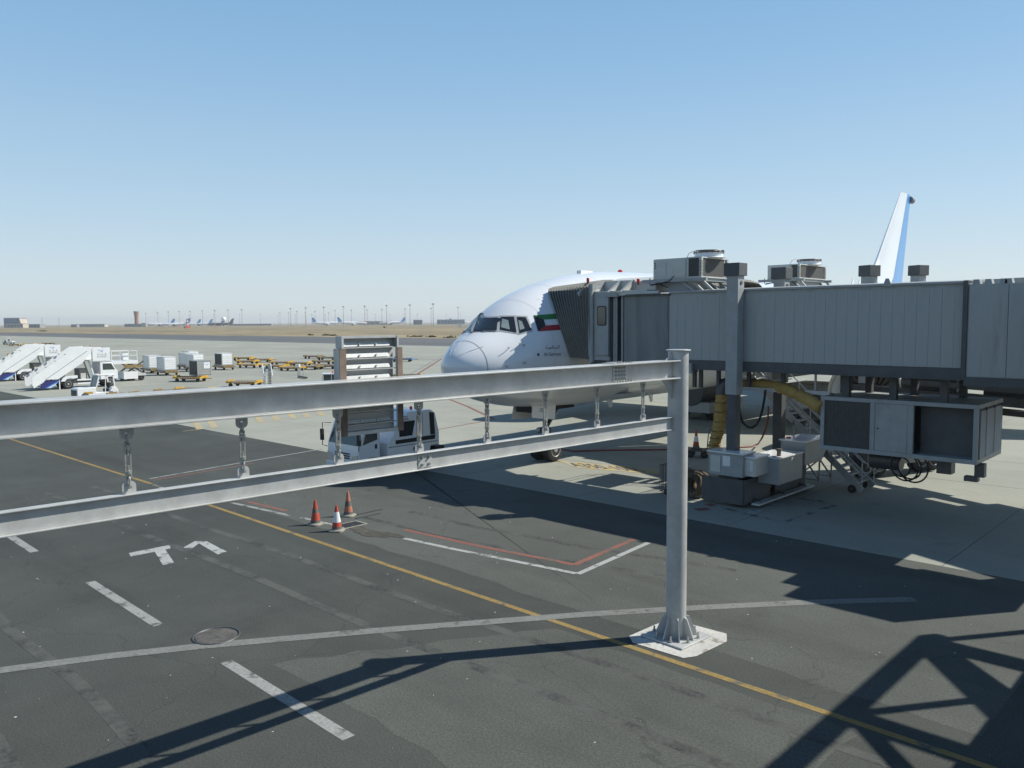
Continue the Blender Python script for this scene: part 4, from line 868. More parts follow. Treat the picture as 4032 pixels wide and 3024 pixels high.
b = obj('control_box', MB().box(x, 25.2, 0.75, x + 0.95, 27.0, 1.62), bgrey2, bog, world=True, bevel=0.015); obj('box_lid', MB().box(x - 0.03, 25.17, 1.623, x + 0.98, 27.03, 1.66), white, b, world=True)
p = Vector((x + 0.75, 25.6, 1.66)); obj('filler_neck', MB().cyl(p, p + Vector((0, 0, 0.18)), 0.07, n=12).cyl(p + Vector((0, 0, 0.18)), p + Vector((0, 0, 0.24)), 0.10, n=12), rustwood, b, world=True)
b = obj('control_box', MB().prism([(27.2, 1.15), (27.2, 1.95), (29.0, 1.95), (29.0, 1.5), (28.6, 1.15)], 'x', x + 0.05, x + 0.95), bgrey2, bog, world=True, bevel=0.015); obj('box_lid', MB().box(x, 27.15, 1.953, x + 1.0, 29.05, 1.99), white, b, world=True)
p = X(3104, 1760, CX + 0.6); beacon(p.x, p.y, p.z - 0.05, beaconm, bog, 0.42, 0.11); obj('lamp_bracket', MB().bar((p.x - 0.5, p.y - 0.2, 1.45), (p.x, p.y, p.z - 0.05), 0.07), steel_dark, bog, world=True)
for sgn, (yy) in ((1, 24.3), (-1, 28.9)):
    pass
obj('guard_skirt', MB().box(CX - 0.9, 24.25, 0.12, CX + 0.62, 24.31, 0.95).box(CX + 0.62, 24.3, 0.12, CX + 0.68, 26.1, 0.95).box(CX + 0.62, 26.5, 0.12, CX + 0.68, 28.9, 0.95), bdark, bog, world=True)
a, b_ = G(2985, 1962, 0.18), G(3095, 1905, 0.18)
obj('bumper_bar', MB().bar((CX + 0.95, 24.5, 0.16), (CX + 0.95, 28.8, 0.16), 0.28, 0.06), steel, bog, world=True)
for yy in (24.9, 26.6, 28.4): obj('bumper_arm', MB().bar((CX + 0.5, yy, 0.3), (CX + 0.95, yy, 0.16), 0.08), steel_dark, bog, world=True)
# railing cage with a coiled hose beside the bogie
cg = X(2800, 1900, -15.6); cx0, cy0 = -16.0, 24.55
cage = obj('railing_cage', MB(), steel, bridge) if False else None
mb = MB()
for k in range(16):
    q = cx0 + k * 0.115; mb.cyl((q, cy0 - 0.1, 0.12), (q, cy0 - 0.1, 1.05), 0.011, n=5)
for z in (0.12, 1.05): mb.bar((cx0, cy0 - 0.1, z), (cx0 + 1.75, cy0 - 0.1, z), 0.03); mb.bar((cx0, cy0 - 0.1, z), (cx0, cy0 + 1.6, z), 0.03)
for k in range(15):
    q = cy0 + k * 0.115; mb.cyl((cx0, q, 0.12), (cx0, q, 1.05), 0.011, n=5)
cage = obj('railing_cage', mb, steel_dark, bridge, world=True)
wheel('caster', cage, Vector((cx0 + 0.3, cy0 - 0.1, 0.12)) - O, 0.12, 0.08, (0, 1, 0), rubber, steel_dark, 14)
# service stair down to the apron
def stair(par, x0, z0, x1, z1, y0, y1, nst, mat=stairst):
    st = obj('service_stair', MB().bar((x0, y0, z0), (x1, y0, z1), 0.05, 0.24, (0, 0, 1)).bar((x0, y1, z0), (x1, y1, z1), 0.05, 0.24), mat, par, world=True)
    tm = MB()
    for k in range(1, nst):
        q = k / nst; x = x0 + (x1 - x0) * q; z = z0 + (z1 - z0) * q
        obj('tread', MB().box(x - 0.13, y0 + 0.03, z - 0.03, x + 0.13, y1 - 0.03, z), mat, st, world=True)
    for y in (y0 - 0.03, y1 + 0.03):
        d = Vector((x1 - x0, 0, z1 - z0)); hr = MB()
        for h in (0.55, 1.05): hr.cyl((x0, y, z0 + h), (x1, y, z1 + h), 0.021, n=8)
        for k in range(6):
            q = k / 5; x = x0 + (x1 - x0) * q; z = z0 + (z1 - z0) * q; hr.cyl((x, y, z), (x, y, z + 1.05), 0.019, n=6)
        hr.tube([(x1, y, z1 + 1.05), (x1 + 0.25, y, z1 + 0.98), (x1 + 0.30, y, z1 + 0.75), (x1, y, z1 + 0.45)], 0.021, 8)
        obj('handrail', hr, steel, st, world=True)
    return st
stair(bridge, -15.45, 4.45, -10.65, 0.12, 29.15, 30.25, 17)
ld = obj('stair_landing', MB().box(-17.0, 27.85, 4.40, -15.35, 30.3, 4.46), stairst, bridge, world=True)
hr = MB()
for h in (0.55, 1.05): hr.cyl((-17.0, 30.28, 4.46 + h), (-15.4, 30.28, 4.46 + h), 0.021, n=8); hr.cyl((-17.0, 27.95, 4.46 + h), (-17.0, 30.28, 4.46 + h), 0.021, n=8)
for x in (-17.0, -16.2, -15.42): hr.cyl((x, 30.28, 4.46), (x, 30.28, 5.51), 0.019, n=6)
obj('handrail', hr, steel, ld, world=True)
mb = MB()
for yy in (29.15, 30.25):
    for a, b2 in (((-13.2, 2.42), (-13.2, 0.1)), ((-12.2, 1.5), (-12.2, 0.1)), ((-13.2, 0.4), (-12.2, 1.3)), ((-13.2, 1.6), (-12.2, 0.3)), ((-13.2, 0.3), (-12.2, 0.3))): mb.bar((a[0], yy, a[1]), (b2[0], yy, b2[1]), 0.05)
obj('stair_trestle', mb, stairst, bridge, world=True); wheel('caster', bridge, Vector((-11.0, 29.15, 0.15)) - O, 0.15, 0.1, (0, 1, 0), rubber, steel_dark, 16); wheel('caster', bridge, Vector((-11.0, 30.25, 0.15)) - O, 0.15, 0.1, (0, 1, 0), rubber, steel_dark, 16)
# drooping cables
def droop(p, q, sag, r, mat, name, par, n=14):
    p, q = Vector(p), Vector(q); pts = [p.lerp(q, k / n) - Vector((0, 0, sag * math.sin(math.pi * k / n))) for k in range(n + 1)]
    return obj(name, MB().tube(pts, r, 7), mat, par, world=True)
a = Y(2908, 1560, NY + 0.3); b = Y(3003, 1560, NY + 0.3)
obj('drooping_cable', MB().tube([Y(*p, NY + 0.3) for p in ((2905, 1530), (2908, 1580), (2914, 1630), (2925, 1665), (2945, 1682), (2962, 1684), (2980, 1672), (2992, 1648), (3003, 1610), (3010, 1570), (3014, 1535))], 0.042, 8), rubber, bridge, world=True)
for r_, dx in ((0.42, 0), (0.36, 0.12), (0.30, -0.10), (0.46, 0.2)):
    c = Y(3562, 1838, NY + 0.5); obj('cable_loop', MB().torus((c.x + dx, c.y + dx * 0.5, c.z), (0.2, 1, 0.05), r_, 0.025, 26, 6), rubber, bridge, world=True)

# ---- things that stand on, hang from or lie at the bridge
def roof_unit(loc, L, D, H, cabL, label, mark, fs=1.0):
    # L along x (cabinet cabL first), D along y; z 0 = tray
    t = thing('air_conditioner', label, 'air conditioner', loc, 0, 'air conditioners on the bridge roofs')
    c = obj('cabinet', MB().box(0, 0.04, 0.06, cabL, D - 0.04, H), acgrey, t, bevel=0.012)
    obj('access_panel', MB().box(0.12, 0.022, 0.16, 0.55, 0.038, H - 0.14), acgrey, c); obj('access_panel', MB().box(0.72, 0.022, 0.12, cabL - 0.08, 0.038, H - 0.08), acgrey, c)
    if mark: obj('lettering', text_on(mark, (0.03, 0.03, H - 0.34), (0.10, 0, 0), (0, 0, 0.22)), ink, c, recalc=False)
    obj('conduit', MB().tube([(cabL - 0.03, 0.0, 0.05), (cabL - 0.03, 0, H - 0.05), (cabL + 0.02, 0.1, H + 0.15), (cabL + 0.12, 0.35, H + 0.24)], 0.015, 6), steel, c)
    k = obj('coil_frame', MB().box(cabL, 0, H - 0.045, L, D, H).box(cabL, 0, 0.06, L, D, 0.11).box(L - 0.10, 0.0, 0.11, L, 0.10, H - 0.045).box(L - 0.10, D - 0.1, 0.11, L, D, H - 0.045).box(cabL, 0, 0.11, cabL + 0.05, 0.06, H - 0.045), acgrey, t)
    obj('coil', MB().box(cabL + 0.05, 0.03, 0.11, L - 0.10, 0.07, H - 0.045), coil, k); obj('coil', MB().box(L - 0.07, 0.10, 0.11, L - 0.03, D - 0.26, H - 0.045), coil, k)
    mb = MB()
    for j in range(int((H - 0.2) / 0.05)):
        z = 0.13 + j * 0.05; mb.box(L - 0.085, -0.004, z, L - 0.015, -0.001, z + 0.024).box(L + 0.001, D - 0.085, z, L + 0.004, D - 0.015, z + 0.024).box(L + 0.001, 0.015, z, L + 0.004, 0.085, z + 0.024)
    obj('slot_row', mb, steel_dark, k)
    cx, cy = (cabL + L) / 2 + 0.02, D * 0.5
    f = obj('fan_shroud', MB().lathe([(0.58, 0), (0.51, 0.03), (0.50, 0.15), (0.53, 0.17), (0.48, 0.17), (0.48, 0.02)], (cx, cy, H), 32), white, t)
    mb = MB()
    for rr in (0.14, 0.26, 0.38, 0.52): mb.torus((cx, cy, H + 0.20 + (0.04 if rr < 0.5 else 0)), (0, 0, 1), rr, 0.012, 28, 5)
    for q in range(8): a = math.pi * q / 4; mb.bar((cx + 0.1 * math.cos(a), cy + 0.1 * math.sin(a), H + 0.24), (cx + 0.53 * math.cos(a), cy + 0.53 * math.sin(a), H + 0.20), 0.02)
    for q in range(16): a = math.pi * q / 8; mb.bar((cx + 0.53 * math.cos(a), cy + 0.53 * math.sin(a), H + 0.15), (cx + 0.53 * math.cos(a), cy + 0.53 * math.sin(a), H + 0.25), 0.02)
    mb.torus((cx, cy, H + 0.25), (0, 0, 1), 0.53, 0.018, 32, 6); obj('fan_guard', mb, steel_dark, f)
    obj('fan_motor', MB().cyl((cx, cy, H + 0.06), (cx, cy, H + 0.28), 0.15, n=16), steel_dark, f)
    obj('tray', MB().box(-0.38, -0.12, -0.06, L + 0.25, 0.0, 0.055).box(-0.38, D, -0.06, L + 0.25, D + 0.12, 0.055).box(-0.05, 0.001, -0.05, 0.1, D - 0.001, 0.05).box(L - 0.2, 0.001, -0.05, L - 0.05, D - 0.001, 0.05), bgrey2, t)
    g = -loc[2] + fs
    obj('pedestal', MB().box(0.5, 0.2, g, 1.35, D - 0.2, -0.062), bgrey2, t)
    for a, b2 in (((1.25, -0.06), (1.75, g)), ((L + 0.05, -0.06), (L + 0.45, g)), ((L - 0.35, -0.06), (L + 0.05, g))):
        obj('support_leg', MB().bar((a[0], 0.02, a[1]), (b2[0], 0.02, b2[1]), 0.08), bgrey2, t); obj('support_leg', MB().bar((a[0], D - 0.02, a[1]), (b2[0], D - 0.02, b2[1]), 0.08), bgrey2, t)
    obj('loose_cable', MB().tube([(-0.1, 0.0, 0.12), (-0.16, -0.03, 0.0), (-0.05, -0.05, -0.16), (0.3, -0.04, -0.10), (0.6, 0.1, -0.25)], 0.018, 6).tube([(1.0, -0.13, 0.15), (0.8, -0.14, -0.02), (0.4, -0.13, -0.10), (0.0, -0.10, -0.12)], 0.014, 6), rubber, t)
    return t
p0 = Y(2570, 1100, 25.35); pc = Y(2705, 1095, 25.35); pl = Y(2762, 1095, 25.35); zb0, zt0 = Y(2705, 1097, 25.35).z, Y(2705, 1013, 25.35).z
dp_ = X(2868, 1095, pl.x).y - 25.35
roof_unit((p0.x, 25.35, zb0 - 0.04), pl.x - p0.x, dp_, zt0 - zb0 + 0.04, pc.x - p0.x, 'larger rooftop air conditioner marked 3, with dark coils and a round fan', '3', 7.22)

# under-slung air unit
hu = thing('hanging_air_unit', 'big grey cooling unit slung under the bridge tunnel, with louvred end and mesh front', 'cooling unit', (-8.1, 25.6, 2.2))
uy0, uy1 = 25.3, 28.0
ux0, ux1, uz0, uz1 = Y(3230, 1650, uy0).x, Y(3852, 1650, uy0).x, 2.09, 3.78
xd0, xd1 = Y(3425, 1650, uy0).x, Y(3585, 1650, uy0).x
obj('unit_frame', MB().box(ux0, uy0, uz1 - 0.12, ux1, uy1, uz1).box(ux0, uy0, uz0, ux1, uy1, uz0 + 0.13).box(ux0, uy0, uz0 + .13, ux0 + 0.12, uy0 + 0.12, uz1 - .12).box(xd0, uy0, uz0 + .13, xd0 + 0.14, uy0 + 0.12, uz1 - .12).box(xd1 - 0.08, uy0, uz0 + .13, xd1 + 0.08, uy0 + 0.12, uz1 - .12).box(ux1 - 0.12, uy0, uz0 + .13, ux1, uy0 + 0.12, uz1 - .12).box(ux0, uy1 - 0.1, uz0 + .13, ux1, uy1, uz1 - .12), bgrey2, hu, world=True, bevel=0.008)
obj('mesh_panel', MB().box(ux0 + 0.12, uy0 + 0.05, uz0 + 0.13, xd0, uy0 + 0.09, uz1 - 0.12), coil, hu, world=True)
dpn = obj('door_panel', MB().box(xd0 + 0.145, uy0 + 0.015, uz0 + 0.135, xd1 - 0.085, uy0 + 0.06, uz1 - 0.125), bgrey2, hu, world=True, bevel=0.006)
obj('latch', MB().cyl((xd0 + 0.24, uy0 + 0.012, 2.9), (xd0 + 0.24, uy0 - 0.02, 2.9), 0.025, n=10), steel_dark, dpn, world=True)
obj('inner_bay', MB().box(xd1 + 0.14, uy0 + 0.5, uz0 + 0.13, ux1 - 0.2, uy1 - 0.15, uz1 - 0.12), bdark, hu, world=True)
obj('side_wall', MB().box(ux0 + 0.01, uy0 + 0.121, uz0 + 0.13, ux0 + 0.05, uy1 - 0.1, uz1 - 0.12), bgrey2, hu, world=True)
lv_ = obj('louvre_frame', MB().box(ux1 - 0.02, uy0 + .121, uz0 + .13, ux1 + 0.02, uy0 + 0.22, uz1 - .12).box(ux1 - 0.02, uy1 - 0.14, uz0 + .13, ux1 + 0.02, uy1 - .101, uz1 - .12).box(ux1 - 0.02, 26.1, uz0 + .13, ux1 + 0.03, 26.13, uz1 - .12).box(ux1 - 0.02, 27.0, uz0 + .13, ux1 + 0.03, 27.03, uz1 - .12).box(ux1 - 0.1, uy0 + 0.13, uz0 + .13, ux1 - 0.07, uy1 - 0.11, uz1 - .12), bdark, hu, world=True)
for k in range(26):
    z = uz0 + 0.15 + k * 0.052; obj('louvre_slat', MB().plate([(ux1 - 0.02, uy0 + 0.22, z + 0.04), (ux1 - 0.02, uy1 - 0.14, z + 0.04), (ux1 + 0.035, uy1 - 0.14, z), (ux1 + 0.035, uy0 + 0.22, z)], 0.005), white, lv_, world=True)
for x in (ux0 + 0.7, ux0 + 2.1, ux0 + 3.5):
    for yy in (25.5, 27.4): obj('suspension_post', MB().box(x - 0.1, yy, uz1 + 0.002, x + 0.1, yy + 0.2, 4.5), bdark, hu, world=True)
obj('under_motor', MB().box(-7.3, 25.8, 1.65, -6.9, 26.2, uz0 - 0.002), steel_dark, hu, world=True); obj('under_tank', MB().cyl((-9.3, 26.2, 1.80), (-8.4, 26.2, 1.80), 0.28, n=16), steel_dark, hu, world=True)
obj('drip_box', MB().box(-6.25, 25.6, 1.7, -6.0, 25.85, uz0 - 0.002).box(-6.5, 25.55, 1.56, -6.15, 25.8, 1.70), steel_dark, hu, world=True)
# yellow hose from the unit to the bogie
ho = thing('air_hose', 'fat yellow fabric air hose strung under the bridge and down to its wheels', 'hose', (-13.3, 25.6, 3.0))
pa = [(3232, 1605), (3190, 1578), (3140, 1553), (3090, 1530), (3050, 1520), (3000, 1516), (2950, 1514), (2905, 1512)]
pts = []
base_ = [Y(*q, 25.3 + 0.1 * i) for i, q in enumerate(pa)]
for a, b in zip(base_, base_[1:]): pts += [a.lerp(b, k / 6) for k in range(6)]
pts.append(base_[-1]); obj('hose_run', MB().tube(pts, [0.20 + 0.016 * math.sin(i * 1.9) - (0.035 if i % 12 == 0 else 0) for i in range(len(pts))], 14), hosey, ho, world=True)
el = [Y(2905, 1512, 26.0), Y(2880, 1508, 25.9), Y(2852, 1515, 25.8), Y(2842, 1540, 25.75), Y(2840, 1560, 25.7)]
obj('elbow', MB().tube(el, [0.2, 0.23, 0.25, 0.24, 0.21], 14), steel_dark, ho, world=True)
dn = [(2842, 1555), (2836, 1620), (2828, 1690), (2815, 1740), (2806, 1790)]
base_ = [Y(*q, 25.6) for q in dn]; pts = []
for a, b in zip(base_, base_[1:]): pts += [a.lerp(b, k / 9) for k in range(9)]
pts.append(base_[-1])
tm = MB(); rings = []
for i, p in enumerate(pts):
    g = []
    for k in range(18):
        t = 2 * math.pi * k / 18; rr = 0.205 + 0.02 * math.sin(i * 2.4 + 0.6 * math.sin(3 * t)) + (0.025 * math.sin(i * 1.7 + k * 2.1) if math.cos(t) > 0.2 else 0); g.append(p + Vector((math.cos(t), math.sin(t), 0)) * rr + Vector((0, 0, 0.02 * math.sin(k + i))))
    rings.append(g)
obj('hose_drop', tm.loft(rings), hosey, ho, world=True, smooth=50)
for i in range(4, len(pts), 5): obj('hose_strap', MB().torus(pts[i], (0, 0, 1), 0.215, 0.014, 18, 5), hosebrown, ho, world=True)
for px, py in ((2935, 1498), (3065, 1503), (3175, 1548)):
    p = Y(px, py, 25.9); obj('hose_cradle', MB().bar((p.x - 0.35, p.y, p.z), (p.x + 0.35, p.y, p.z + 0.10), 0.5, 0.03).bar((p.x + 0.3, p.y, p.z), (p.x + 0.3, p.y, 4.5), 0.06), steel, ho, world=True)
ch = thing('hose_coil', 'brown coiled hose bundle inside the railing cage by the bridge wheels', 'hose coil', (-15.2, 24.9, 0.1))
for (x, y, z, r_) in ((-15.35, 25.0, 0.55, 0.36), (-14.75, 24.85, 0.48, 0.36)):
    mb = MB()
    for k in range(5): mb.torus((x + rnd.uniform(-0.03, 0.03), y - 0.28 + k * 0.14, z), (0.1 * rnd.uniform(-1, 1), 1, 0.1 * rnd.uniform(-1, 1)), r_ * rnd.uniform(0.75, 1.0), 0.10, 24, 9)
    obj('coil_turn', mb, hosebrown, ch, world=True)
rc = thing('power_cable', 'thin red power cable hanging down behind the bridge and trailing over the apron', 'cable', G(2560, 1770))
obj('cable_run', MB().tube([Y(3026, 1600, 30.6), Y(3024, 1650, 30.7), Y(3015, 1690, 30.8), Y(3000, 1725, 31.0), G(2985, 1748, 0.15), G(2960, 1758, 0.04), G(2900, 1762, 0.04), G(2800, 1766, 0.04), G(2600, 1770, 0.04), G(2400, 1772, 0.04), G(2260, 1776, 0.04), G(2205, 1768, 0.04)], 0.035, 7), redcable, rc, world=True)
tro = thing('hand_trolley', 'small black hand trolley on the apron holding a cone, left of the hanging yellow hose', 'trolley', G(2748, 1800), 0.4)
obj('deck', MB().box(-0.42, -0.3, 0.30, 0.42, 0.3, 0.36), steel_dark, tro); obj('handle', MB().tube([(0.40, 0, 0.33), (0.45, 0, 1.0), (0.52, 0, 1.28), (0.66, 0, 1.24)], 0.025, 7), steel_dark, tro)
for a, b in ((-0.32, -0.26), (-0.32, 0.26), (0.32, -0.26), (0.32, 0.26)): wheel('wheel', tro, (a, b, 0.17), 0.17, 0.09, (0, 1, 0), rubber, steel_dark, 16)
cone(G(2748, 1800) + Vector((-0.1, 0, 0.361)), 0.2, [(0.12, conegrime, 'cone_skirt'), (0.36, conered, 'cone_body'), (0.70, conewhite, 'white_sleeve'), (1, conered, 'cone_body')], 'red and white cone standing on the black hand trolley under the bridge', 0.85, steel_dark)

# second bridge behind the first, swung out from the same end of the walkway
B2, BR = Vector((-18.2, 36.9, 0)), R(-22)
br2 = thing('boarding_bridge', 'second grey boarding bridge mostly hidden behind the first, docked at the next door', 'boarding bridge', B2, BR)
BM = matof(br2); BI = BM.inverted()
def BP(px, py, ly):
    o = BI @ EYE; d = BI.to_3x3() @ ray(px, py); t = (ly - o.y) / d.y; return o + d * t
obj('tunnel', MB().box(1.6, -1.5, 4.85, 20.5, 1.5, 7.5), bgrey, br2); obj('sill_beam', MB().box(1.6, -1.58, 4.5, 20.5, -1.38, 4.95), bdark, br2); obj('sill_beam', MB().box(1.6, 1.38, 4.5, 20.5, 1.58, 4.95), bdark, br2)
for k in range(9): obj('cross_beam', MB().box(2.2 + k * 2.1, -1.37, 4.55, 2.4 + k * 2.1, 1.37, 4.84), bdark, br2)
obj('under_truss', MB().box(9.0, -1.5, 3.75, 19.5, -1.4, 3.95).box(9.0, 1.4, 3.75, 19.5, 1.5, 3.95), bdark, br2)
for z0_, z1_, yy in ((3.25, 3.55, -1.0), (2.75, 2.95, 0.6), (4.1, 4.3, -0.9)): obj('under_beam', MB().box(6.5, yy - 0.25, z0_, 19.8, yy + 0.25, z1_), bdark, br2)
for x0_, x1_, z0_, z1_ in ((7.0, 9.5, 2.9, 4.4), (10.6, 12.2, 3.0, 4.2), (13.6, 16.8, 2.8, 4.4)): obj('under_cabinet', MB().box(x0_, 0.9, z0_, x1_, 1.35, z1_), bdark, br2)
for k in range(5):
    for yy in (-1.45, 1.45): obj('truss_post', MB().box(9.5 + k * 2.3, yy - 0.08, 3.96, 9.7 + k * 2.3, yy + 0.08, 4.49), bdark, br2)
obj('cab', MB().box(-19.3, 35.2, 4.6, -16.3, 38.6, 7.5), bgrey2, br2, world=True)
hood(-19.3, 35.1, 38.7, 4.70, 7.95, br2, contact=lambda y, z: (skin(y, min(z, 7.7)) or Vector((-20.6, y, z))) + Vector((0.03, 0, 0)), nf=10)
def liftcol2(p, zend):
    c = obj('lift_column', MB().box(p.x - 0.21, p.y - 0.21, 3.72, p.x + 0.21, p.y + 0.21, p.z - 0.42), bgrey2, br2, bevel=0.01)
    obj('column_cap', MB().box(p.x - 0.28, p.y - 0.28, p.z - 0.42, p.x + 0.28, p.y + 0.28, p.z), bdark, c, bevel=0.01); obj('inner_column', MB().box(p.x - 0.165, p.y - 0.165, zend, p.x + 0.165, p.y + 0.165, 3.75), bdark, c)
q = BP(3424, 1045, -1.8); liftcol2(q, 1.0); q2_ = BP(3617, 1045, 1.8); liftcol2(q2_, 1.0)
obj('drive_bogie', MB().box(q.x - 0.4, -2.2, 0.5, q.x + 0.5, 2.2, 1.3), bdark, br2)
for yy in (-1.9, -1.2, 1.2, 1.9): wheel('wheel', br2, (q.x, yy, 0.52), 0.52, 0.4, (1, 0, 0), rubber, bgrey2, 20)
p0, p1, p2, pt = Y(3020, 1102, 35.9), Y(3110, 1102, 35.9), Y(3148, 1102, 35.9), Y(3110, 1040, 35.9)
roof_unit((p0.x, 35.9, p0.z - 0.05), p2.x - p0.x, X(3252, 1102, p2.x).y - 35.9, pt.z - p0.z + 0.05, p1.x - p0.x, 'smaller rooftop air conditioner farther back on the second bridge, right of the lift column', '', 7.5)
p = Y(2918, 1125, 35.6); beacon(p.x, p.y, p.z, redlens, br2)

# ------------------------------------------------------------------ service truck
tk = thing('service_truck', 'small white cab-over service truck with a humped rear body, parked beside the airliner nose', 'truck', (-27.28, 18.75, 0))
hw = 1.06
cabm = obj('cab', MB().prism([(0.02, 0.36), (-0.03, 0.62), (0.0, 1.32), (0.30, 2.14), (0.42, 2.25), (1.05, 2.27), (1.08, 2.1), (1.08, 0.62), (0.95, 0.62), (0.86, 0.80), (0.5, 0.80), (0.34, 0.40)], 'x', -hw, hw), white, tk, bevel=0.05)
obj('windscreen', MB().plate([(-hw + 0.10, 0.008, 1.34), (hw - 0.10, 0.008, 1.34), (hw - 0.18, 0.272, 2.08), (-hw + 0.18, 0.272, 2.08)], 0.03), cabglass, cabm)
for s in (1, -1):
    obj('side_window', MB().plate([(s * (hw + 0.004), 0.22, 1.36), (s * (hw + 0.004), 0.92, 1.52), (s * (hw + 0.004), 0.92, 2.06), (s * (hw + 0.004), 0.42, 2.06)], 0.02), cabglass, cabm)
    obj('mirror', MB().box(s * (hw + 0.12), -0.16, 1.40, s * (hw + 0.30), -0.08, 1.86).tube([(s * hw, 0.2, 2.1), (s * (hw + 0.20), -0.10, 2.12), (s * (hw + 0.20), -0.12, 1.2), (s * hw, 0.0, 1.15)], 0.018, 6), rubber, cabm)
    obj('headlight', MB().plate([(s * 0.58, -0.045, 0.62), (s * (hw - 0.04), -0.03, 0.62), (s * (hw - 0.02), -0.02, 0.98), (s * 0.72, -0.035, 0.92)], 0.03), alu, cabm)
    obj('wheel_arch', MB().box(s * (hw - 0.02), 0.45, 0.3, s * (hw + 0.006), 0.98, 0.80), rubber, cabm)
    obj('door_handle', MB().box(s * hw, 0.80, 1.16, s * (hw + 0.02), 0.90, 1.34), rubber, cabm)
    for y, nm in ((0.68, 'wheel'), (3.35, 'wheel')): wheel(nm, tk, (s * (hw - 0.14), y, 0.38), 0.38, 0.26, (1, 0, 0), rubber, alu, 22)
mb = MB()
for z in (0.78, 0.87, 0.96): mb.box(-0.5, -0.05, z, 0.5, -0.025, z + 0.045)
obj('grille', mb, rubber, cabm); obj('bumper', MB().box(-hw, -0.10, 0.34, hw, 0.05, 0.58), white, tk, bevel=0.02); obj('number_plate', MB().box(-0.22, -0.112, 0.40, 0.22, -0.102, 0.52), rubber, tk)
obj('chassis', MB().box(-0.7, 0.5, 0.42, 0.7, 4.1, 0.72), steel_dark, tk)
bd = obj('rear_body', MB().prism([(1.45, 0.62), (1.45, 1.30), (1.75, 1.62), (1.85, 2.02), (2.55, 2.50), (3.75, 2.50), (4.00, 2.35), (4.22, 1.5), (4.22, 0.95), (3.75, 0.95), (3.65, 0.62)], 'x', -hw, hw), white, tk, bevel=0.04)
for s in (1, -1):
    a = s * (hw + 0.006)
    obj('body_window', MB().plate([(a, 2.05, 1.50), (a, 2.72, 1.50), (a, 2.88, 2.12), (a, 2.02, 2.12)], 0.014), glass, bd); obj('side_slot', MB().plate([(a, 1.85, 1.22), (a, 3.95, 1.22), (a, 4.0, 1.40), (a, 1.85, 1.38)], 0.012), rubber, bd)
    obj('rear_panel', MB().plate([(a, 3.72, 1.42), (a, 3.98, 1.42), (a, 3.92, 2.35), (a, 3.66, 2.40)], 0.012), rubber, bd); obj('panel_gap', MB().box(a - 0.003, 3.28, 1.42, a + 0.003, 3.30, 2.4), seam, bd)
    mb = MB()
    for k in range(26): y = 1.5 + k * 0.102; mb.box(a - 0.004, y, 1.10, a + 0.002, y + 0.055, 1.145)
    obj('reflector_strip', mb, rubber, bd)
    obj('fuel_recess', MB().cyl((a - 0.004, 2.9, 0.92), (a + 0.004, 2.9, 0.92), 0.13, n=14), rubber, bd)
obj('lettering', text_on('GL', (hw + 0.012, 2.22, 2.17), (0, 0.34, 0), (0, 0, 0.17)), ink, bd, recalc=False)
obj('rear_bumper', MB().box(-hw, 4.0, 0.45, hw, 4.5, 0.88), rubber, tk); obj('roof_lamp', MB().cyl((0.3, 3.3, 2.5), (0.3, 3.3, 2.62), 0.06, n=10), redlens, tk)

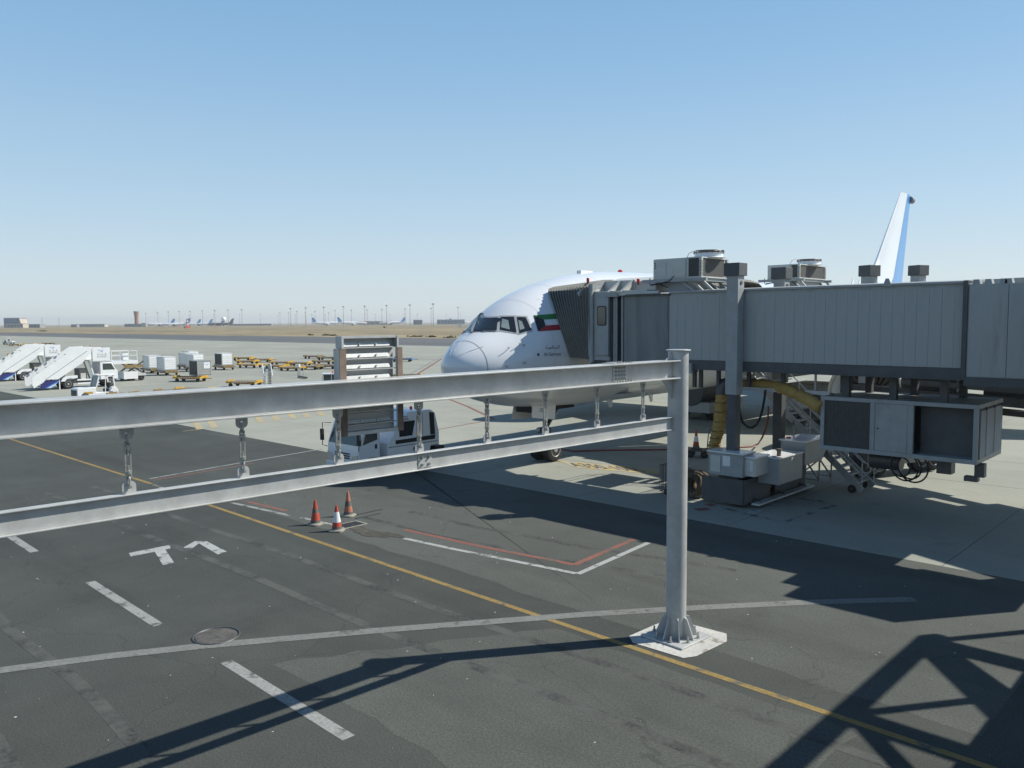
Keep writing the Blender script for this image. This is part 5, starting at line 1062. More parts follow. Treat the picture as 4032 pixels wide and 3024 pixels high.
# ------------------------------------------------------------------ passenger stair trucks
def stair_truck(label):
    t = thing('stair_truck', label, 'stair truck', G(236, 1534) - Vector((1.15, 2.35, 0)), 0, 'passenger stair trucks at the apron edge')
    def side(x, nm):
        return obj(nm, MB().prism([(0.15, 0.25), (0.0, 0.55), (0.0, 1.28), (4.1, 4.02), (5.35, 4.02), (5.35, 3.5), (4.45, 2.45), (2.3, 1.02), (1.15, 1.0), (1.0, 0.80)], 'x', x - 0.03, x + 0.03), white, t, bevel=0.01)
    for x in (1.12, -1.12):
        s_ = side(x, 'stair_side'); sg = 1 if x > 0 else -1
        obj('side_seam', MB().bar((x + sg * 0.034, 1.15, 1.02), (x + sg * 0.034, 4.95, 3.62), 0.006, 0.05), seam, s_)
        a = x + sg * 0.034
        nv = obj('livery_panel', MB().plate([(a, 0.55, 0.20), (a, 1.05, 0.85), (a, 2.45, 0.92), (a, 2.0, 0.55), (a, 1.35, 0.22)], 0.03), navy, t)
        obj('livery_stripe', MB().plate([(a + sg * 0.018, 1.05, 0.21), (a + sg * 0.018, 2.38, 0.90), (a + sg * 0.018, 2.2, 0.70), (a + sg * 0.018, 1.35, 0.22)], 0.004), skyblue, nv)
        obj('livery_stripe', MB().plate([(a + sg * 0.022, 1.25, 0.21), (a + sg * 0.022, 2.15, 0.66), (a + sg * 0.022, 2.0, 0.52), (a + sg * 0.022, 1.62, 0.24)], 0.004), palestripe, nv)
        obj('stabiliser_leg', MB().bar((x, 2.35, 0.02), (x, 2.35, 0.95), 0.08), white, t)
    for k in range(18):
        y = 0.3 + k * 0.245; z = 0.35 + k * 0.152; obj('tread', MB().box(-1.08, y, z - 0.04, 1.08, y + 0.27, z), acgrey, t)
    for k in (0.12, 0.3, 0.5, 0.72):
        for x in (0.9, -0.9): obj('side_lamp', MB().box(x - 0.06, 4.1 * k, 1.3 + 2.74 * k, x + 0.06, 4.1 * k + 0.16, 1.42 + 2.74 * k), acgrey, t)
    pl = obj('platform', MB().box(-1.15, 5.1, 2.62, 1.15, 7.0, 2.72), acgrey, t)
    for x in (1.16, -1.16):
        b = obj('platform_side', MB().box(x - 0.02, 5.42, 2.6, x + 0.02, 7.05, 3.90), white, t, bevel=0.01)
        sg = 1 if x > 0 else -1; a = x + sg * 0.026
        obj('bird_emblem', MB().add([(a, 6.0, 3.62), (a, 6.22, 3.60), (a, 6.55, 3.70), (a, 6.30, 3.56), (a, 6.42, 3.44), (a, 6.2, 3.52), (a, 5.95, 3.70)], [(0, 1, 6), (1, 2, 3), (1, 3, 5), (3, 4, 5)]), skyblue, b, recalc=False)
        if sg > 0: obj('lettering', text_on('KUWAIT', (a, 5.85, 2.95), (0, 0.9, 0), (0, 0, 0.17)), seam, b, recalc=False)
        obj('lettering', MB().box(a - 0.002, 5.85, 3.2, a, 6.75, 3.22).box(a - 0.002, 5.9, 3.22, a, 5.95, 3.36).box(a - 0.002, 6.3, 3.22, a, 6.35, 3.32).box(a - 0.002, 6.62, 3.22, a, 6.68, 3.38), seam, b)
    obj('gangway_frame', MB().box(-1.1, 5.36, 2.72, -1.0, 5.42, 4.0).box(1.0, 5.36, 2.72, 1.1, 5.42, 4.0).box(-1.0, 5.36, 3.94, 1.0, 5.42, 4.0), white, t)
    obj('chassis', MB().box(-0.75, 1.9, 0.55, 0.75, 7.7, 0.85), steel_dark, t); obj('side_rail', MB().box(0.9, 4.0, 0.42, 1.0, 6.0, 0.55).box(0.9, 4.0, 0.75, 1.0, 6.2, 0.9), white, t); obj('side_rail', MB().box(-1.0, 4.0, 0.42, -0.9, 6.0, 0.55), white, t)
    obj('rear_fender', MB().prism([(2.5, 0.75), (2.65, 1.05), (2.95, 1.22), (4.0, 1.28), (4.0, 1.02), (3.55, 1.0), (3.3, 1.08), (3.0, 0.95), (2.85, 0.75)], 'x', 0.55, 1.1), white, t)
    for y in (3.15, 7.0):
        for x in (0.9, -0.9): wheel('wheel', t, (x, y, 0.48), 0.48, 0.3, (1, 0, 0), rubber, alu, 20)
    cb = obj('cab', MB().prism([(6.1, 0.75), (6.1, 2.45), (7.2, 2.45), (7.55, 1.75), (7.75, 1.6), (7.78, 0.75), (7.4, 0.75), (7.3, 0.98), (6.75, 0.98), (6.65, 0.75)], 'x', -1.1, 1.1), white, t, bevel=0.04)
    for x in (1.104, -1.104): obj('cab_window', MB().plate([(x, 6.35, 1.70), (x, 7.5, 1.70), (x, 7.15, 2.32), (x, 6.35, 2.32)], 0.014), cabglass, cb)
    for x in (0.7, -0.7): obj('lift_ram', MB().cyl((x, 5.2, 2.6), (x, 5.7, 0.85), 0.08, n=10), white, t)
    obj('machinery', MB().box(-0.7, 4.3, 0.86, 0.7, 5.0, 1.9), steel_dark, t); obj('machinery_box', MB().box(0.72, 4.35, 0.9, 0.95, 4.8, 1.45), acgrey, t)
    obj('warning_lamp', MB().cyl((0.9, 5.35, 4.0), (0.9, 5.35, 4.15), 0.06, n=10), beaconm, t)
    return t
s1 = stair_truck('nearer white passenger stair truck with a navy and blue striped foot panel')
dup(s1, s1.location + (G(62, 1500) - G(236, 1534)), 0, 'farther white passenger stair truck, behind the first and cut by the left picture edge')

# ------------------------------------------------------------------ tow tractors, loaders, stands
def tractor(loc, rz, label):
    t = thing('tow_tractor', label, 'tow tractor', loc, rz, 'white tow tractors')
    b = obj('body', MB().prism([(0.0, 0.35), (0.0, 0.92), (0.12, 1.02), (1.45, 1.08), (1.45, 0.62), (2.55, 0.62), (2.7, 1.0), (3.0, 1.0), (3.2, 0.8), (3.2, 0.35)], 'x', -0.75, 0.75), white, t, bevel=0.03)
    obj('grille', MB().box(-0.6, -0.03, 0.4, 0.6, 0.002, 0.85), steel_dark, b); obj('hood_vent', MB().box(0.752, 0.5, 0.55, 0.758, 1.2, 0.72), yellow, b)
    c = obj('cab_frame', MB().bar((0.68, 1.5, 1.05), (0.66, 1.75, 1.98), 0.08).bar((-0.68, 1.5, 1.05), (-0.66, 1.75, 1.98), 0.08).bar((0.68, 2.95, 0.95), (0.66, 2.85, 1.98), 0.09).bar((-0.68, 2.95, 0.95), (-0.66, 2.85, 1.98), 0.09).bar((0.68, 2.2, 0.62), (0.66, 2.25, 1.98), 0.05), white, t)
    obj('roof', MB().box(-0.75, 1.6, 1.98, 0.75, 3.0, 2.08), white, c, bevel=0.03); obj('windscreen', MB().plate([(-0.62, 1.52, 1.08), (0.62, 1.52, 1.08), (0.6, 1.74, 1.94), (-0.6, 1.74, 1.94)], 0.015), cabglass, c)
    obj('seat', MB().box(-0.3, 2.35, 0.63, 0.3, 2.75, 0.85).box(-0.3, 2.66, 0.85, 0.3, 2.78, 1.35), rubber, t); obj('roof_lamp', MB().cyl((0.2, 2.0, 2.08), (0.2, 2.0, 2.2), 0.06, n=8), beaconm, t)
    for y in (0.6, 2.65):
        for x in (0.66, -0.66): wheel('wheel', t, (x, y, 0.33), 0.33, 0.22, (1, 0, 0), rubber, alu, 18)
    return t
tr = tractor(G(305, 1566, 0.3) - Vector((0.75, 0, 0.3)), 0, 'white tow tractor with an open cab, just above the gantry beam near the stair trucks')
dup(tr, G(55, 1357), R(180 - 46), 'tiny white tow tractor at the far left, beyond the stair trucks')
bl = thing('belt_loader', 'white belt loader with a small glazed cab, half hidden by the sign board', 'belt loader', A(1300, 68), R(-38))
cb = obj('cab', MB().box(-0.65, -0.75, 0.5, 0.65, 0.8, 1.05), white, bl); obj('cab_frame', MB().bar((0.6, -0.85, 1.05), (0.6, -0.62, 1.9), 0.07).bar((-0.6, -0.85, 1.05), (-0.6, -0.62, 1.9), 0.07).bar((0.6, 0.75, 1.05), (0.6, 0.75, 1.9), 0.07).bar((-0.6, 0.75, 1.05), (-0.6, 0.75, 1.9), 0.07).bar((0.6, 0.0, 1.05), (0.6, 0.05, 1.9), 0.05), white, cb)
obj('roof', MB().box(-0.7, -0.75, 1.9, 0.7, 0.85, 1.98), white, cb); obj('cab_window', MB().box(-0.6, -0.6, 1.06, -0.58, 0.72, 1.88).box(0.58, -0.6, 1.06, 0.6, 0.72, 1.88).plate([(-0.56, -0.8, 1.06), (0.56, -0.8, 1.06), (0.56, -0.62, 1.88), (-0.56, -0.62, 1.88)], 0.015), cabglass, cb)
obj('conveyor_boom', MB().bar((0.55, -3.6, 0.62), (0.55, 1.5, 1.1), 0.7, 0.28), white, bl); obj('conveyor_belt', MB().bar((0.55, -3.6, 0.78), (0.55, 1.5, 1.26), 0.5, 0.03), rubber, bl); obj('roof_lamp', MB().cyl((0, 0.1, 1.98), (0, 0.1, 2.14), 0.07, n=8), beaconm, bl)
for y in (-1.6, 0.9):
    for x in (0.55, -0.55): wheel('wheel', bl, (x, y, 0.32), 0.32, 0.22, (1, 0, 0), rubber, alu, 16)
cl = thing('container_loader', 'white container loader with railed upper platform, right of the nearer stair truck', 'container loader', G(478, 1500), 0)
obj('lower_deck', MB().box(-1.6, 0.0, 0.55, 1.0, 2.3, 0.8), acgrey, cl); obj('front_board', MB().box(-0.9, -0.1, 0.25, 1.02, 0.0, 1.05).box(0.98, 0.0, 0.25, 1.02, 1.4, 1.05), white, cl); obj('upper_deck', MB().box(-1.6, -1.3, 1.9, 0.9, 1.5, 2.25), white, cl)
obj('scissor_arm', MB().bar((0.6, 0.2, 0.8), (0.6, 2.2, 2.1), 0.14).bar((0.6, 2.2, 0.8), (0.6, 0.2, 2.1), 0.14).bar((-1.3, 0.2, 0.8), (-1.3, 2.2, 2.1), 0.14).bar((-1.3, 2.2, 0.8), (-1.3, 0.2, 2.1), 0.14), steel_dark, cl)
mb = MB()
for x in (-1.55, 0.85):
    for y in (-1.25, -0.35, 0.55, 1.45): mb.bar((x, y, 2.25), (x, y, 3.3), 0.05)
    for z in (2.8, 3.3): mb.bar((x, -1.25, z), (x, 1.45, z), 0.05)
for z in (2.8, 3.3): mb.bar((-1.55, 1.45, z), (0.85, 1.45, z), 0.05)
obj('guard_rail', mb, white, cl); obj('control_cabin', MB().box(-0.2, 0.0, 2.3, 0.5, 0.7, 3.0), white, cl, bevel=0.03); obj('hazard_board', MB().box(0.9, 0.0, 1.45, 0.95, 2.0, 1.75), dolbrown, cl)
for y in (0.6, 1.8):
    for x in (0.8, -1.3): wheel('wheel', cl, (x, y, 0.36), 0.36, 0.25, (1, 0, 0), rubber, steel_dark, 16)
ms = thing('maintenance_stand', 'small white stepped work stand with a grey panel and tall post, above the gantry beam', 'work stand', A(1048, 77.5), R(-12))
obj('post', MB().box(-1.1, -0.1, 0, -0.92, 0.1, 2.0), steel, ms); obj('lamp_box', MB().box(-1.16, -0.14, 1.7, -0.88, 0.12, 2.1), white, ms); obj('back_panel', MB().box(-0.85, 0.3, 0.15, 0.0, 0.34, 2.3), stairst, ms); obj('base_frame', MB().box(-0.9, -0.6, 0.12, 1.1, 0.6, 0.22), steel_dark, ms)
obj('platform', MB().box(-0.85, -0.5, 1.5, 0.0, 0.3, 1.56), acgrey, ms); obj('slanted_rail', MB().bar((0.02, -0.5, 2.3), (0.5, -0.5, 1.2), 0.06).bar((0.02, 0.3, 2.3), (0.5, 0.3, 1.2), 0.06).bar((-0.85, -0.5, 2.3), (0.02, -0.5, 2.3), 0.05).bar((-0.85, -0.5, 1.9), (0.02, -0.5, 1.9), 0.05), white, ms)
for k in range(5): obj('step', MB().box(0.05 + k * 0.1, -0.45, 1.3 - k * 0.25, 0.3 + k * 0.1, 0.25, 1.34 - k * 0.25), alu, ms)
obj('end_panel', MB().prism([(0.42, 0.2), (0.9, 0.2), (1.08, 0.42), (1.08, 1.0), (0.42, 1.0)], 'y', -0.55, -0.5), white, ms); obj('end_frame', MB().bar((0.42, -0.52, 1.0), (0.42, -0.52, 1.35), 0.06).bar((1.06, -0.52, 0.4), (1.06, -0.52, 1.55), 0.06).bar((0.42, -0.52, 1.35), (1.06, -0.52, 1.35), 0.06), white, ms)
for x in (-0.8, 1.0): wheel('wheel', ms, (x, -0.55, 0.12), 0.12, 0.1, (0, 1, 0), rubber, steel_dark, 12)
ps = thing('rail_stand', 'dark floor rail with a grey capped post and thin poles, left of the sign', 'rail stand', A(1170, 92), R(-18))
obj('post', MB().box(-0.1, -0.1, 0, 0.16, 0.1, 1.2), steel, ps); obj('cap', MB().cyl((0.03, 0, 1.2), (0.03, 0, 1.55), 0.22, n=12), white, ps)
obj('floor_rail', MB().bar((0, 0, 0.15), (2.9, 0.2, 0.15), 0.18), steel_dark, ps)
for x, h in ((0.38, 1.25), (0.5, 1.2), (1.75, 1.5), (1.85, 1.45)): obj('thin_pole', MB().cyl((x, 0.1, 0.2), (x, 0.1, h), 0.025, n=6), acgrey, ps)
gy = thing('engine_stand', 'small yellow covered machine on a grey frame at the left picture edge', 'engine stand', A(38, 100), 0)
obj('cover', MB().lathe([(0.3, 1.2), (0.7, 1.5), (0.75, 2.2), (0.4, 2.7), (0.1, 2.8)], (0, 0, 0), 12), yellow, gy); obj('frame', MB().bar((-0.6, -0.6, 0), (-0.5, -0.5, 1.3), 0.1).bar((0.6, -0.6, 0), (0.5, -0.5, 1.3), 0.1).bar((-0.6, 0.6, 0), (-0.5, 0.5, 1.3), 0.1).bar((0.6, 0.6, 0), (0.5, 0.5, 1.3), 0.1), stairst, gy)

# ------------------------------------------------------------------ dollies and containers
def dolly(mat, name='cargo_dolly'):
    t = thing(name, 'x', 'dolly')
    obj('frame', MB().box(-1.6, -0.85, 0.38, 1.6, -0.77, 0.54).box(-1.6, 0.77, 0.38, 1.6, 0.85, 0.54).box(-1.6, -0.77, 0.38, -1.5, 0.77, 0.54).box(1.5, -0.77, 0.38, 1.6, 0.77, 0.54).box(-0.05, -0.77, 0.40, 0.05, 0.77, 0.50), mat, t)
    mb = MB()
    for k in range(14): x = -1.4 + k * 0.215; mb.cyl((x, -0.75, 0.50), (x, 0.75, 0.50), 0.04, n=6)
    obj('roller_row', mb, roller, t)
    for x in (-1.58, 1.58): obj('end_stop', MB().box(x - 0.04, -0.6, 0.545, x + 0.04, 0.6, 0.66), mat, t)
    obj('turntable', MB().box(-0.9, -0.5, 0.28, 0.9, 0.5, 0.375), dolbrown, t); obj('tow_bar', MB().bar((1.6, 0.0, 0.40), (2.5, 0, 0.34), 0.08), mat, t)
    mb = MB()
    for k in range(6): x = -0.9 + k * 0.3; mb.box(x, -0.858, 0.42, x + 0.15, -0.852, 0.50)
    obj('reflector_strip', mb, whitew, t); mb = MB()
    for k in range(6): x = -0.75 + k * 0.3; mb.box(x, -0.858, 0.42, x + 0.15, -0.852, 0.50)
    obj('reflector_strip', mb, redw, t)
    for x in (-1.2, 1.2):
        for y in (-0.62, 0.62): wheel('wheel', t, (x, y, 0.2), 0.2, 0.14, (0, 1, 0), rubber, steel_dark, 14)
    return t
pro = {'y': dolly(yellow), 'w': dolly(dolbrown), 'b': dolly(dolblue)}
used = set()
def put(k, loc, rz, label, group):
    if k not in used: used.add(k); o = pro[k]; o.location = loc; o.rotation_euler = (0, 0, rz); o['label'] = label; o['group'] = group; return o
    return dup(pro[k], loc, rz, label, group)
GY = 'empty flat dollies on the apron'
rows_ = [
 ('y', 985, 1448, 22, 'yellow dolly in the front row just right of the lone white container'), ('y', 975, 1433, 28, 'yellow dolly in the middle row right of the lone white container'), ('y', 958, 1419, 34, 'yellow dolly in the rear row right of the lone white container'),
 ('y', 1030, 1426, 40, 'yellow dolly with its end facing right, behind the white work stand'), ('y', 1090, 1452, 24, 'bright yellow dolly directly right of the white work stand top'), ('y', 1150, 1460, 20, 'worn yellow dolly with dark wheels between the work stand and the rail stand'),
 ('y', 1110, 1438, 30, 'yellow dolly with a white reflector end, second row behind the work stand'), ('y', 1180, 1441, 32, 'yellow dolly in the second row, behind the grey capped post'),
 ('w', 1235, 1412, 30, 'brown worn dolly farthest back, left of the sign board top'), ('w', 1290, 1418, 33, 'brown worn dolly touching the sign board edge in the back row'), ('w', 1275, 1434, 26, 'brown worn dolly in the middle row left of the sign board'),
 ('w', 1290, 1452, 24, 'brown worn dolly in the nearest row left of the sign board'), ('w', 1222, 1455, 22, 'brown worn dolly behind the thin poles of the rail stand'),
 ('b', 1585, 1424, 40, 'blue dolly standing alone right of the sign board'), ('y', 1600, 1494, 44, 'yellow dolly between the sign board and the airliner nose, above the beam'),
 ('y', 965, 1522, 30, 'bright yellow dolly left of the work stand, its lower edge behind the beam'), ('y', 770, 1553, 32, 'yellow dolly peeping over the beam below the silver container'), ('w', 690, 1562, 34, 'brown worn dolly peeping over the beam, left of the yellow one'),
 ('w', 595, 1573, 30, 'rusty brown dolly peeping over the beam right of the tow tractor'), ('w', 505, 1577, 28, 'brown dolly edge just right of the tow tractor'),
 ('y', 548, 1450, 36, 'yellow dolly between the container loader and the first white container'), ('y', 60, 1362, 44, 'far yellow dolly behind the farther stair truck, leftmost in its line'), ('y', 118, 1360, 44, 'far yellow dolly above the farther stair truck, second in its line'), ('w', 190, 1357, 44, 'far brown dolly above the farther stair truck, last in its line')]
for k, px, py, rz, lab in rows_: put(k, G(px, py), R(rz), lab, GY)

def container(label, open_=None, mat=white):
    t = thing('cargo_container', label, 'container', (0, 0, 0), 0, 'air cargo containers on dollies')
    if open_ is None: obj('shell', MB().box(-1.0, -0.76, 0.02, 1.0, 0.76, 1.56), mat, t, bevel=0.02)
    else: obj('shell', MB().box(-1.0, -0.72, 0.02, 1.0, 0.76, 1.56), mat, t, bevel=0.02); obj('dark_open_side', MB().box(-0.94, -0.755, 0.08, 0.94, -0.722, 1.5), open_, t)  # flat dark sheet paints the shaded inside of an open container
    for k in range(5): obj('rib', MB().box(1.0, -0.66, 0.12 + k * 0.27, 1.028, 0.66, 0.24 + k * 0.27), mat, t)
    for x in (-0.98, 0.98):
        for y in (-0.74, 0.74): obj('corner_post', MB().box(x - 0.045, y - 0.045, 0.0, x + 0.045, y + 0.045, 1.585), alu, t)
    obj('roof_edge', MB().box(-1.03, -0.79, 1.565, 1.03, 0.79, 1.60), mat, t); obj('base_skid', MB().box(-1.0, -0.8, -0.06, 1.0, 0.8, 0.0), alu, t)
    return t
GD = 'dollies carrying containers'
silver = M('container_silver', (0.42, 0.42, 0.40), 0.4, 0.5, 0.1, 3)
c0 = None
for px, dep, lab, dl in ((650, 98.5, 'white ribbed container nearest the loader pair, with a grey left face', 'dolly under the front white container of the left pair'), (592, 103, 'white container half hidden behind the front one of the left pair', 'dolly under the rear white container of the left pair'),
                     (733, 111, 'white ribbed container in the middle group, left of the silver one', 'dolly under the white container left of the silver one'), (745, 118, 'white container farthest back in the middle group', 'dolly under the farthest container of the middle group'),
                     (762, 106, 'white container directly behind the silver open one', 'dolly under the container behind the silver one')):
    p = A(px, dep)
    if c0 is None: c0 = container(lab); c0.location = p + Vector((0, 0, 0.64))
    else: dup(c0, p + Vector((0, 0, 0.64)), R(rnd.uniform(-3, 3)), lab)
    put('w', p + Vector((0, 0, 0.0)), R(0), dl, GD)
c = container('white ribbed container standing alone with a dark open left face', coil); p = A(876, 109); c.location = p + Vector((0, 0, 0.64)); put('w', p, R(0), 'dolly under the lone white container with a dark open side', GD)
c = container('silver container with a black open side, on the near yellow dolly', ink, silver); p = A(782, 88); c.location = p + Vector((0, 0, 0.64)); put('y', A(742, 87), R(34), 'yellow dolly with red and white reflectors under the silver container', GD)
obj('emblem_panel', MB().box(1.03, -0.1, 0.75, 1.034, 0.6, 1.4), white, c); obj('bird_emblem', MB().add([(1.04, 0.0, 1.22), (1.04, 0.2, 1.15), (1.04, 0.5, 1.25), (1.04, 0.25, 1.08)], [(0, 1, 3), (1, 2, 3)]), skyblue, c, recalc=False)

# vehicles glimpsed under the bridge
vg = thing('cargo_loader', 'long grey cargo loader deck seen under the bridge tunnel, beyond the stairs', 'cargo loader', Y(3230, 1560, 47.0) * Vector((1, 1, 0)) if False else Vector((Y(3230, 1560, 47.0).x, 47.0, 0)))
obj('deck', MB().box(-2.2, 0, 1.9, 5.5, 3.0, 2.35), bgrey2, vg); obj('cab', MB().box(0.8, 0.1, 2.36, 2.2, 1.4, 3.7), white, vg, bevel=0.03); obj('cab_window', MB().box(0.95, 0.07, 2.8, 2.05, 0.095, 3.5), cabglass, vg)
obj('scissor_arm', MB().bar((-1.5, 0.4, 0.6), (3.5, 0.4, 1.9), 0.25).bar((3.5, 0.4, 0.6), (-1.5, 0.4, 1.9), 0.25), steel_dark, vg); obj('chassis', MB().box(-2.4, 0.2, 0.3, 5.4, 2.8, 0.7), steel_dark, vg)
for x in (-1.5, 4.5): wheel('wheel', vg, (x, 0.3, 0.4), 0.4, 0.3, (0, 1, 0), rubber, steel_dark, 16)
vt = thing('tank_trailer', 'dark rounded tank trailer in shade right behind the gantry post', 'tank trailer', (Y(2715, 1650, 44).x, 44, 0))
obj('tank', MB().cyl((0, 0, 1.9), (0, 4.5, 1.9), 1.0, n=24), bdark, vt, bevel=0.05); obj('cradle', MB().box(-1.3, 0.1, 0.5, 1.3, 4.4, 1.15), bgrey2, vt)
for y in (1.0, 3.4):
    for x in (-0.9, 0.9): wheel('wheel', vt, (x, y, 0.4), 0.4, 0.3, (1, 0, 0), rubber, steel_dark, 16)
for px, py, mat, lab in ((3395, 1485, yellow, 'small yellow equipment box beyond the bridge, above the hanging cooling unit'), (3620, 1495, dolbrown, 'brown equipment crate beyond the bridge, above the dark bay of the cooling unit')):
    p = Y(px, py, 52); e = thing('equipment_crate', lab, 'crate', (p.x, 52, 0)); obj('case', MB().box(-0.8, 0, 0.6, 0.8, 1.2, p.z + 0.5), mat, e, bevel=0.03); obj('stand', MB().box(-0.9, -0.05, 0, 0.9, 1.25, 0.59), steel_dark, e)

# ------------------------------------------------------------------ far side of the airfield
RV = -46.4
def far_plane(label, mat_f, mat_t, group='airliners on the far apron'):
    t = thing('distant_airliner', label, 'airliner', (0, 0, 0), 0, group)
    obj('fuselage', MB().loft([[Vector((r_ * math.cos(a), y_, z_ + r_ * math.sin(a))) for a in (2 * math.pi * k / 16 for k in range(16))] for y_, r_, z_ in ((-30, 0.1, 4.6), (-28.5, 1.6, 4.9), (-25, 2.6, 5.3), (-18, 2.9, 5.4), (15, 2.9, 5.4), (24, 2.0, 6.2), (31, 0.5, 7.2))]), mat_f, t)
    obj('tail_fin', MB().loft([[Vector((th * q, y_ + c * p_, z_)) for p_, q in ((0, 0), (0.3, 0.5), (1, 0), (0.3, -0.5))] for y_, c, z_, th in ((20, 9.5, 7.2, 1.0), (28, 4.2, 17.5, 0.4))]), mat_t, t)
    for s in (1, -1):
        obj('wing', MB().loft([[Vector((s * x_, y_ + c * p_, z_ + th * q)) for p_, q in ((0, 0), (0.3, 0.5), (1, 0), (0.3, -0.5))] for x_, y_, c, z_, th in ((2, -8, 10, 3.8, 1.2), (28, 8, 2.5, 6.2, 0.3))]), mat_f, t)
        obj('engine', MB().cyl((s * 9, -9, 2.6), (s * 9, -4, 2.7), 1.6, 1.2, 14), mat_f, t)
        obj('tailplane', MB().loft([[Vector((s * x_, y_ + c * p_, z_ + th * q)) for p_, q in ((0, 0), (0.3, 0.5), (1, 0), (0.3, -0.5))] for x_, y_, c, z_, th in ((0.5, 23, 6, 7, 0.7), (10, 28, 2.2, 8, 0.2))]), mat_f, t)
    obj('landing_gear', MB().bar((0, -25, 0), (0, -25, 3.5), 0.5).bar((4, 0, 0), (4, 0, 3.5), 0.9).bar((-4, 0, 0), (-4, 0, 3.5), 0.9), steel_dark, t); return t
f0 = far_plane('far airliner nearest the brick control tower, blue tail on its right', farwhite, farblue); used_f = 0
for px, dep, tail, lab in ((632, 1780, 1, None), (690, 1700, 1, 'far airliner second from the control tower, tallest blue tail of its row'), (742, 2050, 1, 'far airliner behind the red and white striped pole, small blue tail'), (788, 2050, 1, 'far airliner fourth from the control tower, small blue tail'), (834, 2000, 1, 'far airliner next to the dark tailed one, small blue tail'),
                          (1286, 1750, -1, 'left far airliner of the pair above the sign board, blue tail on its left'), (1388, 1700, -1, 'right far airliner of the pair above the sign board, blue tail on its left'), (1543, 1900, 1, 'far airliner between the sign board and the big airliner nose, tail on its right')):
    rz = R(RV if tail > 0 else RV + 180)
    if lab is None: f0.location = A(px, dep); f0.rotation_euler = (0, 0, rz)
    else: dup(f0, A(px, dep), rz, lab)
fg = far_plane('dark grey far airliner with a swept dark tail at the end of the parked row', fargrey, fargrey); fg.location = A(866, 1850); fg.rotation_euler = (0, 0, R(RV))
dup(f0, A(1810, 2500), R(RV + 180), 'pale far airliner low behind the cockpit of the big airliner')
ct = thing('control_tower', 'flared brick control tower on the left skyline', 'control tower', A(538, 1900), R(RV + 90))
obj('shaft', MB().lathe([(5.4, 0), (4.6, 10), (4.3, 20), (4.8, 27), (5.7, 33), (5.9, 34)], n=24), brick, ct); obj('parapet', MB().lathe([(6.0, 34), (6.1, 36), (5.0, 36.4)], n=24), greyb, ct); obj('base_block', MB().box(-26, -6, 0, 24, 8, 7), greyb, ct)
for x in (-22, -14, 12, 20): obj('window', MB().box(x - 2.5, -6.2, 2.5, x + 2.5, -6.002, 5), bluegl, ct)
obj('annex', MB().box(14, -7, 0, 24, -6.2, 9), beige, ct)
def block(name, label, px, dep, wd, dp2, h, mat, wins=0, extra=None):
    t = thing(name, label, 'building', A(px, dep), R(43.6)); b = obj('wall', MB().box(-wd / 2, 0, 0, wd / 2, dp2, h), mat, t)
    obj('roof', MB().box(-wd / 2 - 0.4, -0.4, h + 0.01, wd / 2 + 0.4, dp2 + 0.4, h + 0.8), greyb, t)
    for k in range(wins): x = -wd / 2 + wd * (k + 0.5) / wins; obj('window', MB().box(x - wd / wins * 0.32, -0.25, h * 0.35, x + wd / wins * 0.32, -0.02, h * 0.75), bluegl, b)
    return t
t = block('terminal_building', 'tall blue glass building with sloped grey end on the far left skyline', 45, 1900, 36, 30, 22, bluegl, 5); obj('sloped_end', MB().prism([(18.5, 0), (24, 0), (22, 10), (18.5, 21)], 'y', 0, 28), beige, t)
block('warehouse', 'low beige warehouse in front of the blue glass building', 52, 1700, 40, 20, 8.5, beige, 6); block('warehouse', 'low grey warehouse right of the blue glass building', 112, 1750, 48, 20, 7, greyb, 7)
block('warehouse', 'long low hazy shed left of the control tower', 355, 2000, 70, 18, 6.5, beige, 9); block('warehouse', 'short dark shed left of the long low one', 290, 1950, 14, 12, 6, greyb, 2)
block('hangar', 'low dark hangar behind the pair of far airliners above the sign board', 1475, 2150, 90, 20, 9, beige, 8); block('hangar', 'grey hut right of the far airliner near the big nose', 1645, 2000, 22, 14, 11, greyb, 3); block('hangar', 'wide pale pier building left of the big airliner cockpit', 1775, 2200, 75, 20, 12, greyb, 8)
block('warehouse', 'low dark line of sheds right of the dark tailed airliner', 985, 2300, 120, 15, 4, greyb, 10)
def mast(h=33):
    t = thing('floodlight_mast', 'x', 'floodlight mast')
    for k in range(6): obj('pole', MB().cyl((0, 0, h * k / 6), (0, 0, h * (k + 1) / 6), 0.45 - 0.035 * k, 0.45 - 0.035 * (k + 1), 8), mastred if k % 2 else mastm, t)
    obj('lamp_head', MB().lathe([(0.4, h - 1.0), (1.7, h - 0.5), (1.8, h + 0.5), (0.5, h + 1.0)], n=10).bar((-2.1, 0, h), (2.1, 0, h), 0.6).bar((0, -2.1, h), (0, 2.1, h), 0.6), mastm, t); return t
m0 = mast(); first = True
ORD = 'first second third fourth fifth sixth seventh eighth ninth tenth eleventh twelfth thirteenth fourteenth fifteenth sixteenth'.split(); cnt = [0] * 4
